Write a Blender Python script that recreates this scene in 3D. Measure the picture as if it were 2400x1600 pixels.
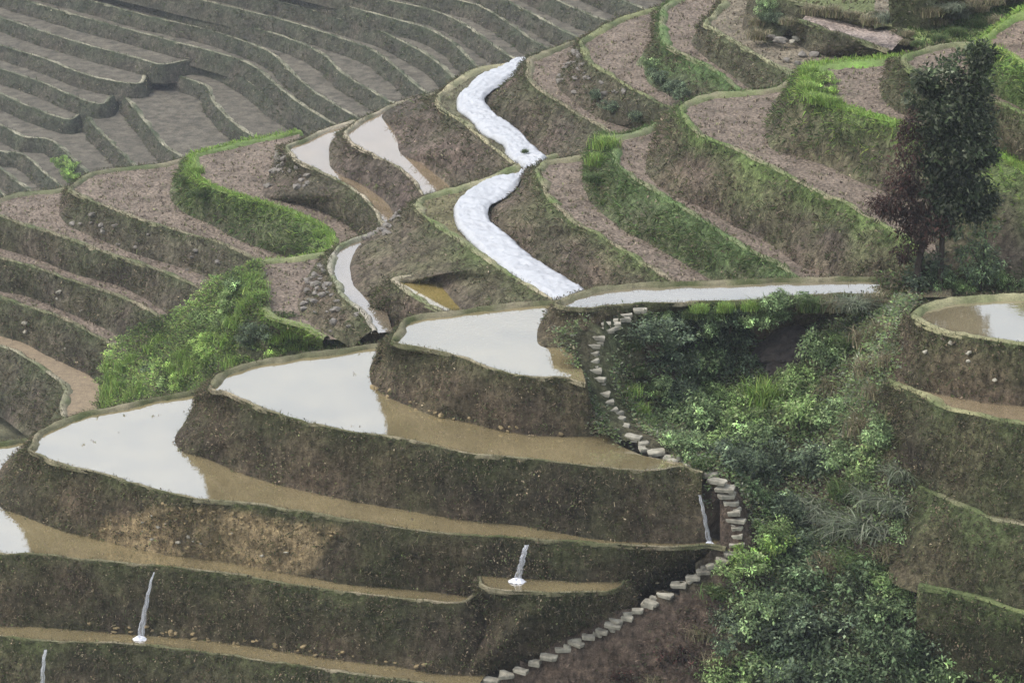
import bpy, math, random
import numpy as np
from mathutils import Vector, Matrix
from mathutils.geometry import tessellate_polygon

for o in list(bpy.data.objects): bpy.data.objects.remove(o)
scene = bpy.context.scene
COL = scene.collection
rng = np.random.default_rng(7)
random.seed(7)

# ------------------------------------------------------------------ camera
F = 7200.0; PITCH = math.radians(20.0)          # focal length in photo pixels (2400 x 1600), downward pitch
cd = bpy.data.cameras.new('camera'); cam = bpy.data.objects.new('camera', cd); COL.objects.link(cam)
cam.location = (0, 0, 0); cam.rotation_euler = (math.pi/2 - PITCH, 0, 0)
cd.sensor_width = 36.0; cd.lens = 36.0 * F / 2400.0
cd.clip_start = 1.0; cd.clip_end = 3000.0
scene.camera = cam

# ------------------------------------------------------------------ sky, sun, exposure
SUN_EL, SUN_AZ = math.radians(58), math.radians(-98)     # azimuth from +Y towards +X : high on the left
w = bpy.data.worlds.new('World'); scene.world = w; w.use_nodes = True
nt = w.node_tree; nt.nodes.clear()
sky = nt.nodes.new('ShaderNodeTexSky'); sky.sky_type = 'NISHITA'; sky.sun_disc = False
sky.sun_elevation = SUN_EL; sky.sun_rotation = SUN_AZ; sky.air_density = 1.6; sky.dust_density = 2.6; sky.ozone_density = 1.0
hs = nt.nodes.new('ShaderNodeHueSaturation'); hs.inputs['Saturation'].default_value = 0.5
bg = nt.nodes.new('ShaderNodeBackground'); bg.inputs['Strength'].default_value = 0.15
wo = nt.nodes.new('ShaderNodeOutputWorld')
nt.links.new(sky.outputs[0], hs.inputs['Color']); nt.links.new(hs.outputs[0], bg.inputs[0]); nt.links.new(bg.outputs[0], wo.inputs[0])
sl = bpy.data.lights.new('sun', 'SUN'); sun = bpy.data.objects.new('sun', sl); COL.objects.link(sun)
sl.energy = 0.9; sl.angle = math.radians(14); sl.color = (1.0, 0.955, 0.89)
sd = Vector((math.sin(SUN_AZ)*math.cos(SUN_EL), math.cos(SUN_AZ)*math.cos(SUN_EL), math.sin(SUN_EL)))
sun.rotation_euler = sd.to_track_quat('Z', 'Y').to_euler(); sun.location = (0, 0, 60)
scene.view_settings.view_transform = 'Standard'; scene.view_settings.look = 'None'
scene.view_settings.gamma = 1.0; scene.view_settings.exposure = 1.06
scene.render.engine = 'CYCLES'

# ------------------------------------------------------------------ pixel -> point on a level surface
SP, CP = math.sin(PITCH), math.cos(PITCH)
def ray(u, v):
    a = (u-1200)/F; b = -(v-800)/F
    return np.array([a, CP + b*SP, -SP + b*CP])
def un(u, v, z):
    d = ray(u, v); return d*(z/d[2])
def proj(p):
    p = np.atleast_2d(p)
    f = p[:, 1]*CP - p[:, 2]*SP; up = p[:, 1]*SP + p[:, 2]*CP
    return np.stack([1200 + F*p[:, 0]/f, 800 - F*up/f], 1)
def uns(pts, z):
    return np.array([un(p[0], p[1], p[2] if len(p) > 2 else z) for p in pts])

# ------------------------------------------------------------------ numpy helpers
def catmull(P, sub=8):
    P = np.asarray(P, float)
    if len(P) < 3: return P
    Q = np.vstack([2*P[0]-P[1], P, 2*P[-1]-P[-2]]); out = []
    for i in range(1, len(Q)-2):
        p0, p1, p2, p3 = Q[i-1:i+3]
        for t in np.arange(sub)/sub:
            out.append(0.5*((2*p1)+(-p0+p2)*t+(2*p0-5*p1+4*p2-p3)*t*t+(-p0+3*p1-3*p2+p3)*t**3))
    out.append(Q[-2]); return np.array(out)
def arclen(P):
    return np.concatenate([[0], np.cumsum(np.linalg.norm(np.diff(P, axis=0), axis=1))])
def resample(P, n):
    s = arclen(P); t = np.linspace(0, s[-1], n)
    return np.stack([np.interp(t, s, P[:, k]) for k in range(P.shape[1])], 1)
def smooth(A, k):
    for _ in range(k):
        B = A.copy(); B[1:-1] = (A[:-2]+2*A[1:-1]+A[2:])/4; A = B
    return A
def _h(i, j, k, s):
    n = (i*374761393 + j*668265263 + k*1274126177 + s*974634777) & 0x7fffffff
    n = ((n ^ (n >> 13))*1274126177) & 0x7fffffff
    return ((n ^ (n >> 16)) & 0xffff)/65535.0
def vnoise(p, seed=0):
    p = np.asarray(p, float); i = np.floor(p).astype(np.int64); f = p-i; f = f*f*(3-2*f); r = 0
    for a in (0, 1):
        for b in (0, 1):
            for c in (0, 1):
                wgt = (f[..., 0] if a else 1-f[..., 0])*(f[..., 1] if b else 1-f[..., 1])*(f[..., 2] if c else 1-f[..., 2])
                r = r + wgt*_h(i[..., 0]+a, i[..., 1]+b, i[..., 2]+c, seed)
    return r
def fnoise(p, sc, seed=0, oct=3):
    r = 0; a = 1; t = 0
    for k in range(oct):
        r = r + a*vnoise(np.asarray(p)*sc, seed+k*17); t += a; a *= .5; sc *= 2.1
    return r/t*2-1

ALLPTS = []                                      # every terrace point, for the ground beneath

def link_mesh(name, V, faces, mat, parent=None, org=None, col=None, smooth_sh=True, kind=None, mat2=None):
    me = bpy.data.meshes.new(name)
    V = np.asarray(V, np.float64)
    if org is not None: V = V - np.asarray(org)
    if isinstance(faces, np.ndarray):
        n = len(faces); k = faces.shape[1]
        me.vertices.add(len(V)); me.vertices.foreach_set('co', V.astype(np.float32).ravel())
        me.loops.add(n*k); me.loops.foreach_set('vertex_index', faces.astype(np.int32).ravel())
        me.polygons.add(n); me.polygons.foreach_set('loop_start', np.arange(0, n*k, k, dtype=np.int32))
        me.update(calc_edges=True); me.validate()
    else:
        me.from_pydata(V.tolist(), [], faces); me.update()
    if col is not None:
        a = me.color_attributes.new('Base', 'FLOAT_COLOR', 'POINT')
        c = np.ones((len(V), 4), np.float32); c[:, :3] = col; a.data.foreach_set('color', c.ravel())
    if smooth_sh: me.polygons.foreach_set('use_smooth', np.ones(len(me.polygons), bool))
    me.materials.append(mat)
    o = bpy.data.objects.new(name, me); COL.objects.link(o)
    if parent is not None: o.parent = parent
    elif org is not None: o.location = org
    if kind: o['kind'] = kind
    return o
def thing(name, label, cat, org, group=None):
    o = bpy.data.objects.new(name, None); COL.objects.link(o); o.location = org; o.empty_display_size = .3
    tag(o, label, cat, group); return o
def tag(o, label, cat, group=None):
    o['label'] = label; o['category'] = cat
    if group: o['group'] = group
    return o
def grid_faces(n, m):
    i = np.arange(n-1)[:, None]*m + np.arange(m-1)[None, :]
    i = i.ravel(); return np.stack([i, i+1, i+m+1, i+m], 1)

# ------------------------------------------------------------------ materials
def new_mat(name):
    m = bpy.data.materials.new(name); m.use_nodes = True; n = m.node_tree; n.nodes.clear()
    out = n.nodes.new('ShaderNodeOutputMaterial'); return m, n, out
def N(nt, t, **kw):
    n = nt.nodes.new(t)
    for k, v in kw.items():
        if k in n.inputs: n.inputs[k].default_value = v
        else: setattr(n, k, v)
    return n
def noise(nt, pos, scale, detail=6, rough=.6):
    n = N(nt, 'ShaderNodeTexNoise', Scale=scale, Detail=detail, Roughness=rough)
    nt.links.new(pos.outputs['Position'], n.inputs['Vector']); return n
def ramp(nt, src, stops):
    r = nt.nodes.new('ShaderNodeValToRGB'); e = r.color_ramp.elements
    while len(e) < len(stops): e.new(.5)
    for k, (p, c) in enumerate(stops):
        e[k].position = p; e[k].color = (c, c, c, 1) if isinstance(c, (int, float)) else (*c, 1)
    nt.links.new(src, r.inputs[0]); return r
def mixrgb(nt, a, b, fac, mode='MIX'):
    n = nt.nodes.new('ShaderNodeMix'); n.data_type = 'RGBA'; n.blend_type = mode
    for s, v in ((6, a), (7, b), (0, fac)):
        if hasattr(v, 'links') or isinstance(v, bpy.types.NodeSocket): nt.links.new(v, n.inputs[s])
        else: n.inputs[s].default_value = v if s == 0 else (*v, 1)
    return n.outputs[2]

def mat_vertex(name, rough=.95, sc=4.0, lo=.38, hi=1.75, bump=.06, bsc=14., fine=26., speck=None):
    """earth / moss / grass: albedo from the mesh's own colour attribute, broken up by world-space noise"""
    m, n, out = new_mat(name)
    b = N(n, 'ShaderNodeBsdfPrincipled', Roughness=rough); b.inputs['Specular IOR Level'].default_value = .12
    at = N(n, 'ShaderNodeAttribute', attribute_name='Base'); pos = n.nodes.new('ShaderNodeNewGeometry')
    n1 = noise(n, pos, sc, 8, .7); n2 = noise(n, pos, fine, 4, .7)
    r1 = ramp(n, n1.outputs['Fac'], [(.3, lo), (.5, 1.0), (.72, hi)]); r2 = ramp(n, n2.outputs['Fac'], [(.3, .6), (.7, 1.35)])
    c = mixrgb(n, at.outputs['Color'], r1.outputs[0], 1.0, 'MULTIPLY'); c = mixrgb(n, c, r2.outputs[0], 1.0, 'MULTIPLY')
    if speck:
        mpn = N(n, 'ShaderNodeMapping'); mpn.inputs['Scale'].default_value = (1, 1, .22); n.links.new(pos.outputs['Position'], mpn.inputs[0])
        ns = N(n, 'ShaderNodeTexNoise', Scale=7.0, Detail=5, Roughness=.7); n.links.new(mpn.outputs[0], ns.inputs['Vector'])
        fs = ramp(n, ns.outputs['Fac'], [(.32, .55), (.5, 1.0), (.68, 1.45)]); c = mixrgb(n, c, fs.outputs[0], 1.0, 'MULTIPLY')
        nb = noise(n, pos, .8, 4, .6); fb = ramp(n, nb.outputs['Fac'], [(.35, .7), (.65, 1.25)]); c = mixrgb(n, c, fb.outputs[0], 1.0, 'MULTIPLY')
        n4 = noise(n, pos, 11., 5, .75); f4 = ramp(n, n4.outputs['Fac'], [(.56, .0), (.68, .75)]); c = mixrgb(n, c, speck, f4.outputs[0])
        n5 = noise(n, pos, 7.3, 5, .75); f5 = ramp(n, n5.outputs['Fac'], [(.55, .0), (.67, .8)]); c = mixrgb(n, c, (.02, .017, .013), f5.outputs[0])
    n.links.new(c, b.inputs['Base Color'])
    n3 = noise(n, pos, bsc, 6, .7); bp = N(n, 'ShaderNodeBump', Strength=1.0, Distance=bump)
    n.links.new(n3.outputs['Fac'], bp.inputs['Height']); n.links.new(bp.outputs[0], b.inputs['Normal'])
    n.links.new(b.outputs[0], out.inputs[0]); return m
M_BANK = mat_vertex('bank_earth', speck=(.155, .128, .095), bump=.14, bsc=9.)
M_BUND = mat_vertex('bund_earth', sc=3.5, lo=.7, hi=1.3, bump=.03)
M_GROUND = mat_vertex('hill_earth', sc=1.2, fine=9.)
def mat_soil():
    m, n, out = new_mat('ploughed_soil')
    b = N(n, 'ShaderNodeBsdfPrincipled', Roughness=.97); b.inputs['Specular IOR Level'].default_value = .1
    at = N(n, 'ShaderNodeAttribute', attribute_name='Base'); pos = n.nodes.new('ShaderNodeNewGeometry')
    n1 = noise(n, pos, 9, 8, .72); n2 = noise(n, pos, 1.1, 4, .6)
    vo = N(n, 'ShaderNodeTexVoronoi', Scale=7.0); n.links.new(pos.outputs['Position'], vo.inputs['Vector'])
    r1 = ramp(n, n1.outputs['Fac'], [(.34, .42), (.5, .95), (.68, 1.5)]); r2 = ramp(n, n2.outputs['Fac'], [(.3, .62), (.5, 1.0), (.7, 1.25)])
    c = mixrgb(n, at.outputs['Color'], r1.outputs[0], 1., 'MULTIPLY'); c = mixrgb(n, c, r2.outputs[0], 1., 'MULTIPLY')
    n6 = noise(n, pos, 2.3, 6, .7); f6 = ramp(n, n6.outputs['Fac'], [(.56, .0), (.7, .6)]); c = mixrgb(n, c, (.13, .135, .07), f6.outputs[0])
    n.links.new(c, b.inputs['Base Color'])
    bp = N(n, 'ShaderNodeBump', Strength=1., Distance=.12); ad = N(n, 'ShaderNodeMath', operation='SUBTRACT')
    n.links.new(n1.outputs['Fac'], ad.inputs[0]); n.links.new(vo.outputs['Distance'], ad.inputs[1])
    n.links.new(ad.outputs[0], bp.inputs['Height']); n.links.new(bp.outputs[0], b.inputs['Normal'])
    n.links.new(b.outputs[0], out.inputs[0]); return m
M_SOIL = mat_soil()
def mat_water():
    m, n, out = new_mat('muddy_water')
    at = N(n, 'ShaderNodeAttribute', attribute_name='Base'); pos = n.nodes.new('ShaderNodeNewGeometry')
    n1 = noise(n, pos, .55, 5, .6); r1 = ramp(n, n1.outputs['Fac'], [(.3, .78), (.7, 1.2)])
    c = mixrgb(n, at.outputs['Color'], r1.outputs[0], 1., 'MULTIPLY')
    df = N(n, 'ShaderNodeBsdfDiffuse'); n.links.new(c, df.inputs['Color'])
    gl = N(n, 'ShaderNodeBsdfGlossy', Roughness=.045); gl.inputs['Color'].default_value = (1, 1, 1, 1)
    n2 = noise(n, pos, 5.0, 3, .5); bp = N(n, 'ShaderNodeBump', Strength=.10, Distance=.02)
    n.links.new(n2.outputs['Fac'], bp.inputs['Height']); n.links.new(bp.outputs[0], gl.inputs['Normal'])
    fr = N(n, 'ShaderNodeFresnel', IOR=5.0)
    mx = n.nodes.new('ShaderNodeMixShader'); n.links.new(fr.outputs[0], mx.inputs[0]); n.links.new(df.outputs[0], mx.inputs[1]); n.links.new(gl.outputs[0], mx.inputs[2])
    n.links.new(mx.outputs[0], out.inputs[0]); return m
M_WATER = mat_water()
def mat_leaf(name, trans=.3, rough=.6, spec=.25):
    m, n, out = new_mat(name)
    at = N(n, 'ShaderNodeAttribute', attribute_name='Base')
    b = N(n, 'ShaderNodeBsdfPrincipled', Roughness=rough); b.inputs['Specular IOR Level'].default_value = spec
    n.links.new(at.outputs['Color'], b.inputs['Base Color'])
    t = n.nodes.new('ShaderNodeBsdfTranslucent'); n.links.new(at.outputs['Color'], t.inputs['Color'])
    mx = N(n, 'ShaderNodeMixShader', Fac=trans); n.links.new(b.outputs[0], mx.inputs[1]); n.links.new(t.outputs[0], mx.inputs[2])
    n.links.new(mx.outputs[0], out.inputs[0]); return m
M_GRASS = mat_leaf('grass_blades', .35, .8, .08); M_LEAF = mat_leaf('leaves', .45, .55, .14)
def mat_plain(name, colr, rough=.8, sc=6., var=.5, bump=.02, spec=.3):
    m, n, out = new_mat(name)
    b = N(n, 'ShaderNodeBsdfPrincipled', Roughness=rough); b.inputs['Specular IOR Level'].default_value = spec
    pos = n.nodes.new('ShaderNodeNewGeometry'); n1 = noise(n, pos, sc, 7, .65)
    r = ramp(n, n1.outputs['Fac'], [(.28, tuple(x*(1-var) for x in colr)), (.72, tuple(min(1, x*(1+var*.7)) for x in colr))])
    n.links.new(r.outputs[0], b.inputs['Base Color'])
    bp = N(n, 'ShaderNodeBump', Strength=.8, Distance=bump); n.links.new(n1.outputs['Fac'], bp.inputs['Height']); n.links.new(bp.outputs[0], b.inputs['Normal'])
    n.links.new(b.outputs[0], out.inputs[0]); return m
M_STONE = mat_plain('pale_stone', (.315, .29, .23), .92, 3.5, .7)
M_ROCK = mat_plain('grey_rock', (.20, .18, .155), .9, 4., .5, .04)
M_DARKROCK = mat_plain('dark_rock', (.058, .046, .040), .9, 5., .7, .15)
M_BARK = mat_plain('bark', (.06, .045, .035), .9, 9., .5)
M_PLASTIC = mat_plain('plastic_film', (.415, .42, .435), .36, 2.2, .14, .06, .5)
M_FOAM = mat_plain('falling_water', (.72, .72, .76), .35, 12., .3, .02, .5)

# ------------------------------------------------------------------ grass blades
def blades(P, D, L, W, colr):
    """one drooping blade (2 segments) per point: P base, D direction, L length, W width"""
    n = len(P); D = D/np.linalg.norm(D, axis=1)[:, None]
    side = np.cross(D, rng.normal(size=(n, 3))); side /= np.linalg.norm(side, axis=1)[:, None]+1e-9
    mid = P + D*(L*.55)[:, None]; tip = P + D*(L*.9)[:, None]; tip[:, 2] -= L*.22
    w = side*(W*.5)[:, None]
    V = np.stack([P-w, P+w, mid+w*.8, mid-w*.8, tip], 1).reshape(-1, 3)
    b = np.arange(n)*5
    Fq = np.stack([b, b+1, b+2], 1); F2 = np.stack([b, b+2, b+3], 1); F3 = np.stack([b+3, b+2, b+4], 1)
    return V, np.vstack([Fq, F2, F3]), np.repeat(colr, 5, 0)
def leaf_mesh(P, Nrm, D, L, W, colr):
    """kite-shaped folded leaves: P base, D direction, Nrm up side"""
    D = D/(np.linalg.norm(D, axis=1)[:, None]+1e-9); S = np.cross(D, Nrm); S /= np.linalg.norm(S, axis=1)[:, None]+1e-9
    U = np.cross(S, D); a = P; tip = P + D*L[:, None] - U*(L*.15)[:, None]; m_ = P + D*(L*.45)[:, None]
    l = m_ + S*(W*.5)[:, None] + U*(W*.18)[:, None]; r = m_ - S*(W*.5)[:, None] + U*(W*.18)[:, None]
    V = np.stack([a, l, tip, r], 1).reshape(-1, 3); b = np.arange(len(P))*4
    return V, np.vstack([np.stack([b, b+1, b+2], 1), np.stack([b, b+2, b+3], 1)]), np.repeat(colr, 4, 0)
def pick_cols(pal, n, jit=.35):
    pal = np.asarray(pal); c = pal[rng.integers(0, len(pal), n)]
    return c*np.exp(rng.normal(0, jit, (n, 1)))

BROWN_A = (.128, .096, .064); DARK_A = (.062, .050, .036); GREEN_A = (.066, .074, .032)
BROWN_B = (.158, .120, .090); DARK_B = (.098, .080, .062); GREEN_B = (.095, .125, .045)
BRIGHT = (.17, .30, .065); OLIVE = (.12, .12, .06); STRAW = (.30, .26, .16)
PAL_DRY = [(.16, .13, .085), (.115, .092, .062), (.075, .066, .042), (.066, .076, .035), (.20, .165, .11)]
PAL_MIX = [(.072, .092, .036), (.10, .108, .05), (.135, .12, .075), (.06, .075, .03), (.10, .086, .06)]
PAL_GREEN = [(.09, .145, .05), (.12, .175, .06), (.075, .11, .04), (.15, .165, .075)]
PAL_BRIGHT = [(.21, .34, .07), (.26, .38, .09), (.16, .26, .06), (.30, .36, .10)]

# ------------------------------------------------------------------ a terrace: tread, bund, bank, grass
def terrace(name, label, z, near, toe=None, zt=None, far=None, inner=None, surf='soil', surf_col=None,
            ds=.22, hb=.10, bw=.26, dirt=BROWN_B, dark=DARK_B, green=GREEN_B, gtop=.5, gall=.15,
            rim_col=(.25, .215, .145), pal=PAL_MIX, rimpal=None, dens=28, blade=.22, rimdens=10, group=None,
            stubble=7, autodrop=2.0, batter=.5, wall=True, bundle=True, rough=.07, litter=26, lsize=.11, patches=(), nearf=1.0):
    near = [tuple(p) for p in near]; far = far or []
    nr = catmull(uns(near, z)); n_near = max(8, int(arclen(nr)[-1]/ds)); nr = resample(nr, n_near)
    if far:
        fr = catmull(np.vstack([uns(far[::-1], z), nr[:1]])); nf = max(6, int(arclen(fr)[-1]/ds)); fr = resample(fr, nf)[:-1]
        R = np.vstack([fr, nr]); nf -= 1
    else: R = nr; nf = 0
    n = len(R)
    T = np.gradient(smooth(R[:, :2], 3), axis=0); T /= np.linalg.norm(T, axis=1)[:, None]+1e-9
    inn = np.stack([-T[:, 1], T[:, 0], 0*T[:, 0]], 1)           # interior lies to the left
    zt = zt if zt is not None else z-autodrop
    B = R - inn*(batter*(z-zt)); B[:, 2] = zt
    if toe is not None:
        tt = resample(catmull(uns(toe, zt)), n_near); B[nf:] = tt
        if nf > 4:                                              # blend the hidden side into the visible toe
            k = min(nf, 10)
            for j in range(k):
                f = 1-(j+1)/(k+1); i = nf-1-j; off = tt[0]-R[nf]; B[i] = B[i]*(1-f) + (R[i]+off)*f
    org = np.array([R[:, 0].mean(), R[:, 1].mean(), zt])
    root = thing(name, label, 'terrace', org, group)
    ALLPTS.append(R[::3]); ALLPTS.append(B[::3])
    Rr = R.copy()                                               # natural wander of the edge
    wob = fnoise(np.c_[R[:, 0], R[:, 1], 0*R[:, 0]], 1.3, 3)*.05
    Rr[:, :2] -= inn[:, :2]*wob[:, None]; Rr[:, 2] += fnoise(R, 2.1, 9)*.025
    # --- bank
    if wall:
        hgt = max(.3, np.median(R[:, 2]-B[:, 2])); m = int(np.clip(hgt/(ds*.6), 6, 22))+1
        t = np.linspace(0, 1.12, m)[:, None, None]
        W = Rr[None]*(1-t) + B[None]*t
        W[..., :2] -= (inn[None, :, :2]*(np.sin(np.clip(t, 0, 1)*math.pi)*.10*hgt*.5))
        nz = fnoise(W, 1.1, 5)*rough*1.6 + fnoise(W, 3.7, 8)*rough*.9
        env = np.clip(t[..., 0]*6, 0, 1)*np.clip((1.05-t[..., 0])*5+.25, .25, 1)
        W -= inn[None]*(nz*env)[..., None]; W[..., 2] += fnoise(W, 3.1, 12)*env*rough*.5
        tf = np.broadcast_to(t[..., 0], nz.shape)
        g = np.clip(gtop*np.exp(-tf*4.0)*1.3 + gall + fnoise(W, .8, 21)*.6, 0, 1)
        dk = np.clip(.5+fnoise(W, .55, 33)*1.1, 0, 1)
        base = np.asarray(dirt)*(1-dk[..., None]) + np.asarray(dark)*dk[..., None]
        base = base*(1-g[..., None]) + np.asarray(green)*g[..., None]
        for u0, u1, pc in patches:
            uu = proj(R)[:, 0][None, :] + fnoise(W, .9, 55)*60
            f = np.clip(np.minimum(uu-u0, u1-uu)/30, 0, 1)*np.clip((tf-.1)*8+fnoise(W, 2., 57), 0, 1)*np.clip(.75+fnoise(W, 1.5, 59), 0, 1)
            base = base*(1-f[..., None]) + np.asarray(pc)*f[..., None]
        ww = W.reshape(-1, 3)
        link_mesh('bank', ww, grid_faces(m, n)[:, ::-1].copy(), M_BANK, root, org, base.reshape(-1, 3))
        # --- grass on the bank
        area = arclen(R)[-1]*hgt*1.05; cnt = int(area*dens*1.5)
        Ps, Ds, Ls, Cs = [], [], [], []
        if cnt > 0:
            a = rng.random(cnt)*(m-2)*.92; b = rng.random(cnt)*(n-1.001); i = a.astype(int); j = b.astype(int)
            p = W[i, j]*(1-(a-i))[:, None] + W[i+1, j]*(a-i)[:, None]; p = p + (W[i, j+1]-W[i, j])*(b-j)[:, None]
            keep = rng.random(cnt) < np.clip(.55+fnoise(p, .9, 41)*.9, .08, 1); p = p[keep]; jj = j[keep]; aa = a[keep]/(m-2)
            k = 3
            p = np.repeat(p, k, 0); jj = np.repeat(jj, k); aa = np.repeat(aa, k)
            d = -inn[jj]*rng.uniform(.25, .9, (len(p), 1)) + np.array([0, 0, 1.])*rng.uniform(-.3, .8, (len(p), 1)) + rng.normal(0, .35, (len(p), 3))
            Ps.append(p + rng.normal(0, .03, p.shape)); Ds.append(d); Ls.append(blade*rng.uniform(.5, 1.3, len(p)))
            c = pick_cols(pal, len(p))
            if rimpal is not None:
                q = rng.random(len(p)) < np.exp(-aa*5)*.9; c[q] = pick_cols(rimpal, q.sum(), .2)
            Cs.append(c)
        lc = int(area*litter)
        if lc > 0:
            a = rng.random(lc)*(m-2)*.95; b = rng.random(lc)*(n-1.001); i = a.astype(int); j = b.astype(int)
            p = W[i, j]*(1-(a-i))[:, None] + W[i+1, j]*(a-i)[:, None] + (W[i, j+1]-W[i, j])*(b-j)[:, None]
            keep = rng.random(lc) < np.clip(.5+fnoise(p, 1.4, 141)*1.2, .05, 1)
            for u0, u1, pc in patches:
                pu = proj(p)[:, 0]; keep &= ~((pu > u0+20) & (pu < u1-20) & (rng.random(lc) < .85))
            p = p[keep]; jj = j[keep]; q = len(p)
            p = np.repeat(p, 4, 0)+rng.normal(0, .05, (q*4, 3)); jj = np.repeat(jj, 4); tint = np.repeat(np.exp(rng.normal(0, .45, (q, 1))), 4, 0)
            cpal = np.vstack([np.asarray(pal)*.9, np.asarray([dirt, dirt])*1.1, [dark]])
            L_ = lsize*rng.uniform(.5, 1.3, len(p))
            v_, f_, c_ = leaf_mesh(p-inn[jj]*.02, np.array([0, 0, .7])-inn[jj]+rng.normal(0, .5, p.shape), -inn[jj]*.5+rng.normal(0, .7, p.shape)+np.array([0, 0, -.2]), L_, L_*.5, pick_cols(cpal, len(p), .2)*tint)
            link_mesh('weeds', v_, f_, M_GRASS, root, org, c_, False, 'stuff')
        cnt = int(arclen(R)[-1]*rimdens*5)
        if cnt > 0:
            b = rng.random(cnt)*(n-1.001); j = b.astype(int); p = Rr[j] + (Rr[j+1]-Rr[j])*(b-j)[:, None]
            sl_ = rng.uniform(-.10, bw*.8, cnt); p = p + inn[j]*sl_[:, None]
            d = -inn[j]*rng.uniform(-.1, .7, (cnt, 1)) + np.array([0, 0, 1.])*rng.uniform(.1, 1.0, (cnt, 1)) + rng.normal(0, .3, (cnt, 3))
            Ps.append(p); Ds.append(d); Ls.append(blade*rng.uniform(.35, .9, cnt)); Cs.append(pick_cols(rimpal or pal, cnt, .25))
        if Ps:
            P_ = np.vstack(Ps); L_ = np.concatenate(Ls); V, Fc, C = blades(P_, np.vstack(Ds), L_, L_*rng.uniform(.06, .13, len(L_)), np.vstack(Cs))
            link_mesh('grass', V, Fc, M_GRASS, root, org, C, False, 'stuff')
    # --- bund along the rim
    lvl = z-hb
    if bundle:
        wv = bw*np.clip(1+.8*fnoise(R, .9, 51)+.4*fnoise(R, 3.1, 53), .3, 2)[:, None]
        wv[nf:] *= nearf
        prof = [(-.03, -.10), (.02, -.01), (.35, .03), (.8, .015), (1.1, -.04), (1.6, -hb-.10)]
        rows = []
        for s, dzv in prof:
            q = Rr + inn*(wv*s); q[:, 2] += dzv + fnoise(q, 4.0, 61)*.035 + fnoise(q, 1.1, 63)*.02; q[:, :2] += (inn*(fnoise(q, 2.6, 65)*.06)[:, None])[:, :2]; rows.append(q)
        U = np.array(rows); gn = np.clip(.3+gall+fnoise(U, 1.0, 71)*1.1, 0, 1)[..., None]
        rc = np.asarray(rim_col)*(1-gn)+np.minimum(np.asarray(green)*1.25, (.19,.21,.10))*gn
        link_mesh('bund', U.reshape(-1, 3), grid_faces(len(prof), n), M_BUND, root, org, rc.reshape(-1, 3))
    # --- tread
    poly = R + inn*(bw*.35)
    if inner:
        poly = np.vstack([poly, uns(inner, z)])
    P2 = poly.copy(); P2[:, 2] = lvl
    tris = tessellate_polygon([[Vector(p) for p in P2]])
    sc_ = np.asarray(surf_col if surf_col is not None else {'soil': (.245, .195, .152), 'water': (.232, .185, .097), 'grass': (.16, .18, .08), 'mud': (.25, .195, .13)}[surf])
    Fq = []
    for t3 in tris:
        a, b, c = (P2[i] for i in t3)
        cr = (b[0]-a[0])*(c[1]-a[1])-(b[1]-a[1])*(c[0]-a[0])
        Fq.append(t3 if cr > 0 else (t3[0], t3[2], t3[1]))
    nm = {'soil': 'soil', 'water': 'water', 'grass': 'turf', 'mud': 'mud'}[surf]
    link_mesh(nm, P2, [tuple(t) for t in Fq], {'water': M_WATER, 'mud': M_BUND, 'dry': M_GROUND}.get('water' if surf == 'water' else ('mud' if surf == 'mud' else ('dry' if 'far hill' in (group or '') else surf)), M_SOIL), root, org, np.tile(sc_, (len(P2), 1)), False)
    ALLPTS.append(P2[::4])
    if surf == 'water': stubble = 1.6 if group and 'front' in group else 0
    if stubble > 0:
        A = np.array([[P2[i] for i in t] for t in Fq]); ar = .5*np.abs(np.cross(A[:, 1, :2]-A[:, 0, :2], A[:, 2, :2]-A[:, 0, :2]))
        cnt = int(min(ar.sum(), 160)*stubble)
        pk = rng.choice(len(A), cnt, p=ar/ar.sum()); r1 = np.sqrt(rng.random(cnt)); r2 = rng.random(cnt)
        p = A[pk, 0]*(1-r1)[:, None] + A[pk, 1]*(r1*(1-r2))[:, None] + A[pk, 2]*(r1*r2)[:, None]
        p = p[fnoise(p, .35, 123) > .1] if surf == 'water' else p; cnt = len(p); p = np.repeat(p, 4, 0) + np.c_[rng.normal(0, .05, (cnt*4, 2)), np.zeros(cnt*4)]
        d = np.c_[rng.normal(0, .5, (len(p), 2)), np.ones(len(p))]
        L_ = rng.uniform(.06, .16, len(p))*(.55 if surf == 'water' else 1); V, Fc, C = blades(p, d, L_, L_*.35, pick_cols([(.30, .25, .18), (.22, .18, .13), (.13, .10, .08), (.18, .19, .09)] if surf != 'grass' else pal, len(p), .3))
        link_mesh('stubble', V, Fc, M_GRASS, root, org, C, False, 'stuff')
    # warnings while building
    pr = R[nf:]; pb = B[nf:]
    over = (np.linalg.norm(pb[:, :2], axis=1) - np.linalg.norm(pr[:, :2], axis=1))
    if toe is not None and (over > .15).mean() > .1: print('OVERHANG', label, 'max %.2f' % over.max(), 'frac %.2f' % (over > .15).mean())
    return dict(root=root, R=R, B=B, inn=inn, nf=nf, org=org, z=z)
TR = {}

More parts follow.
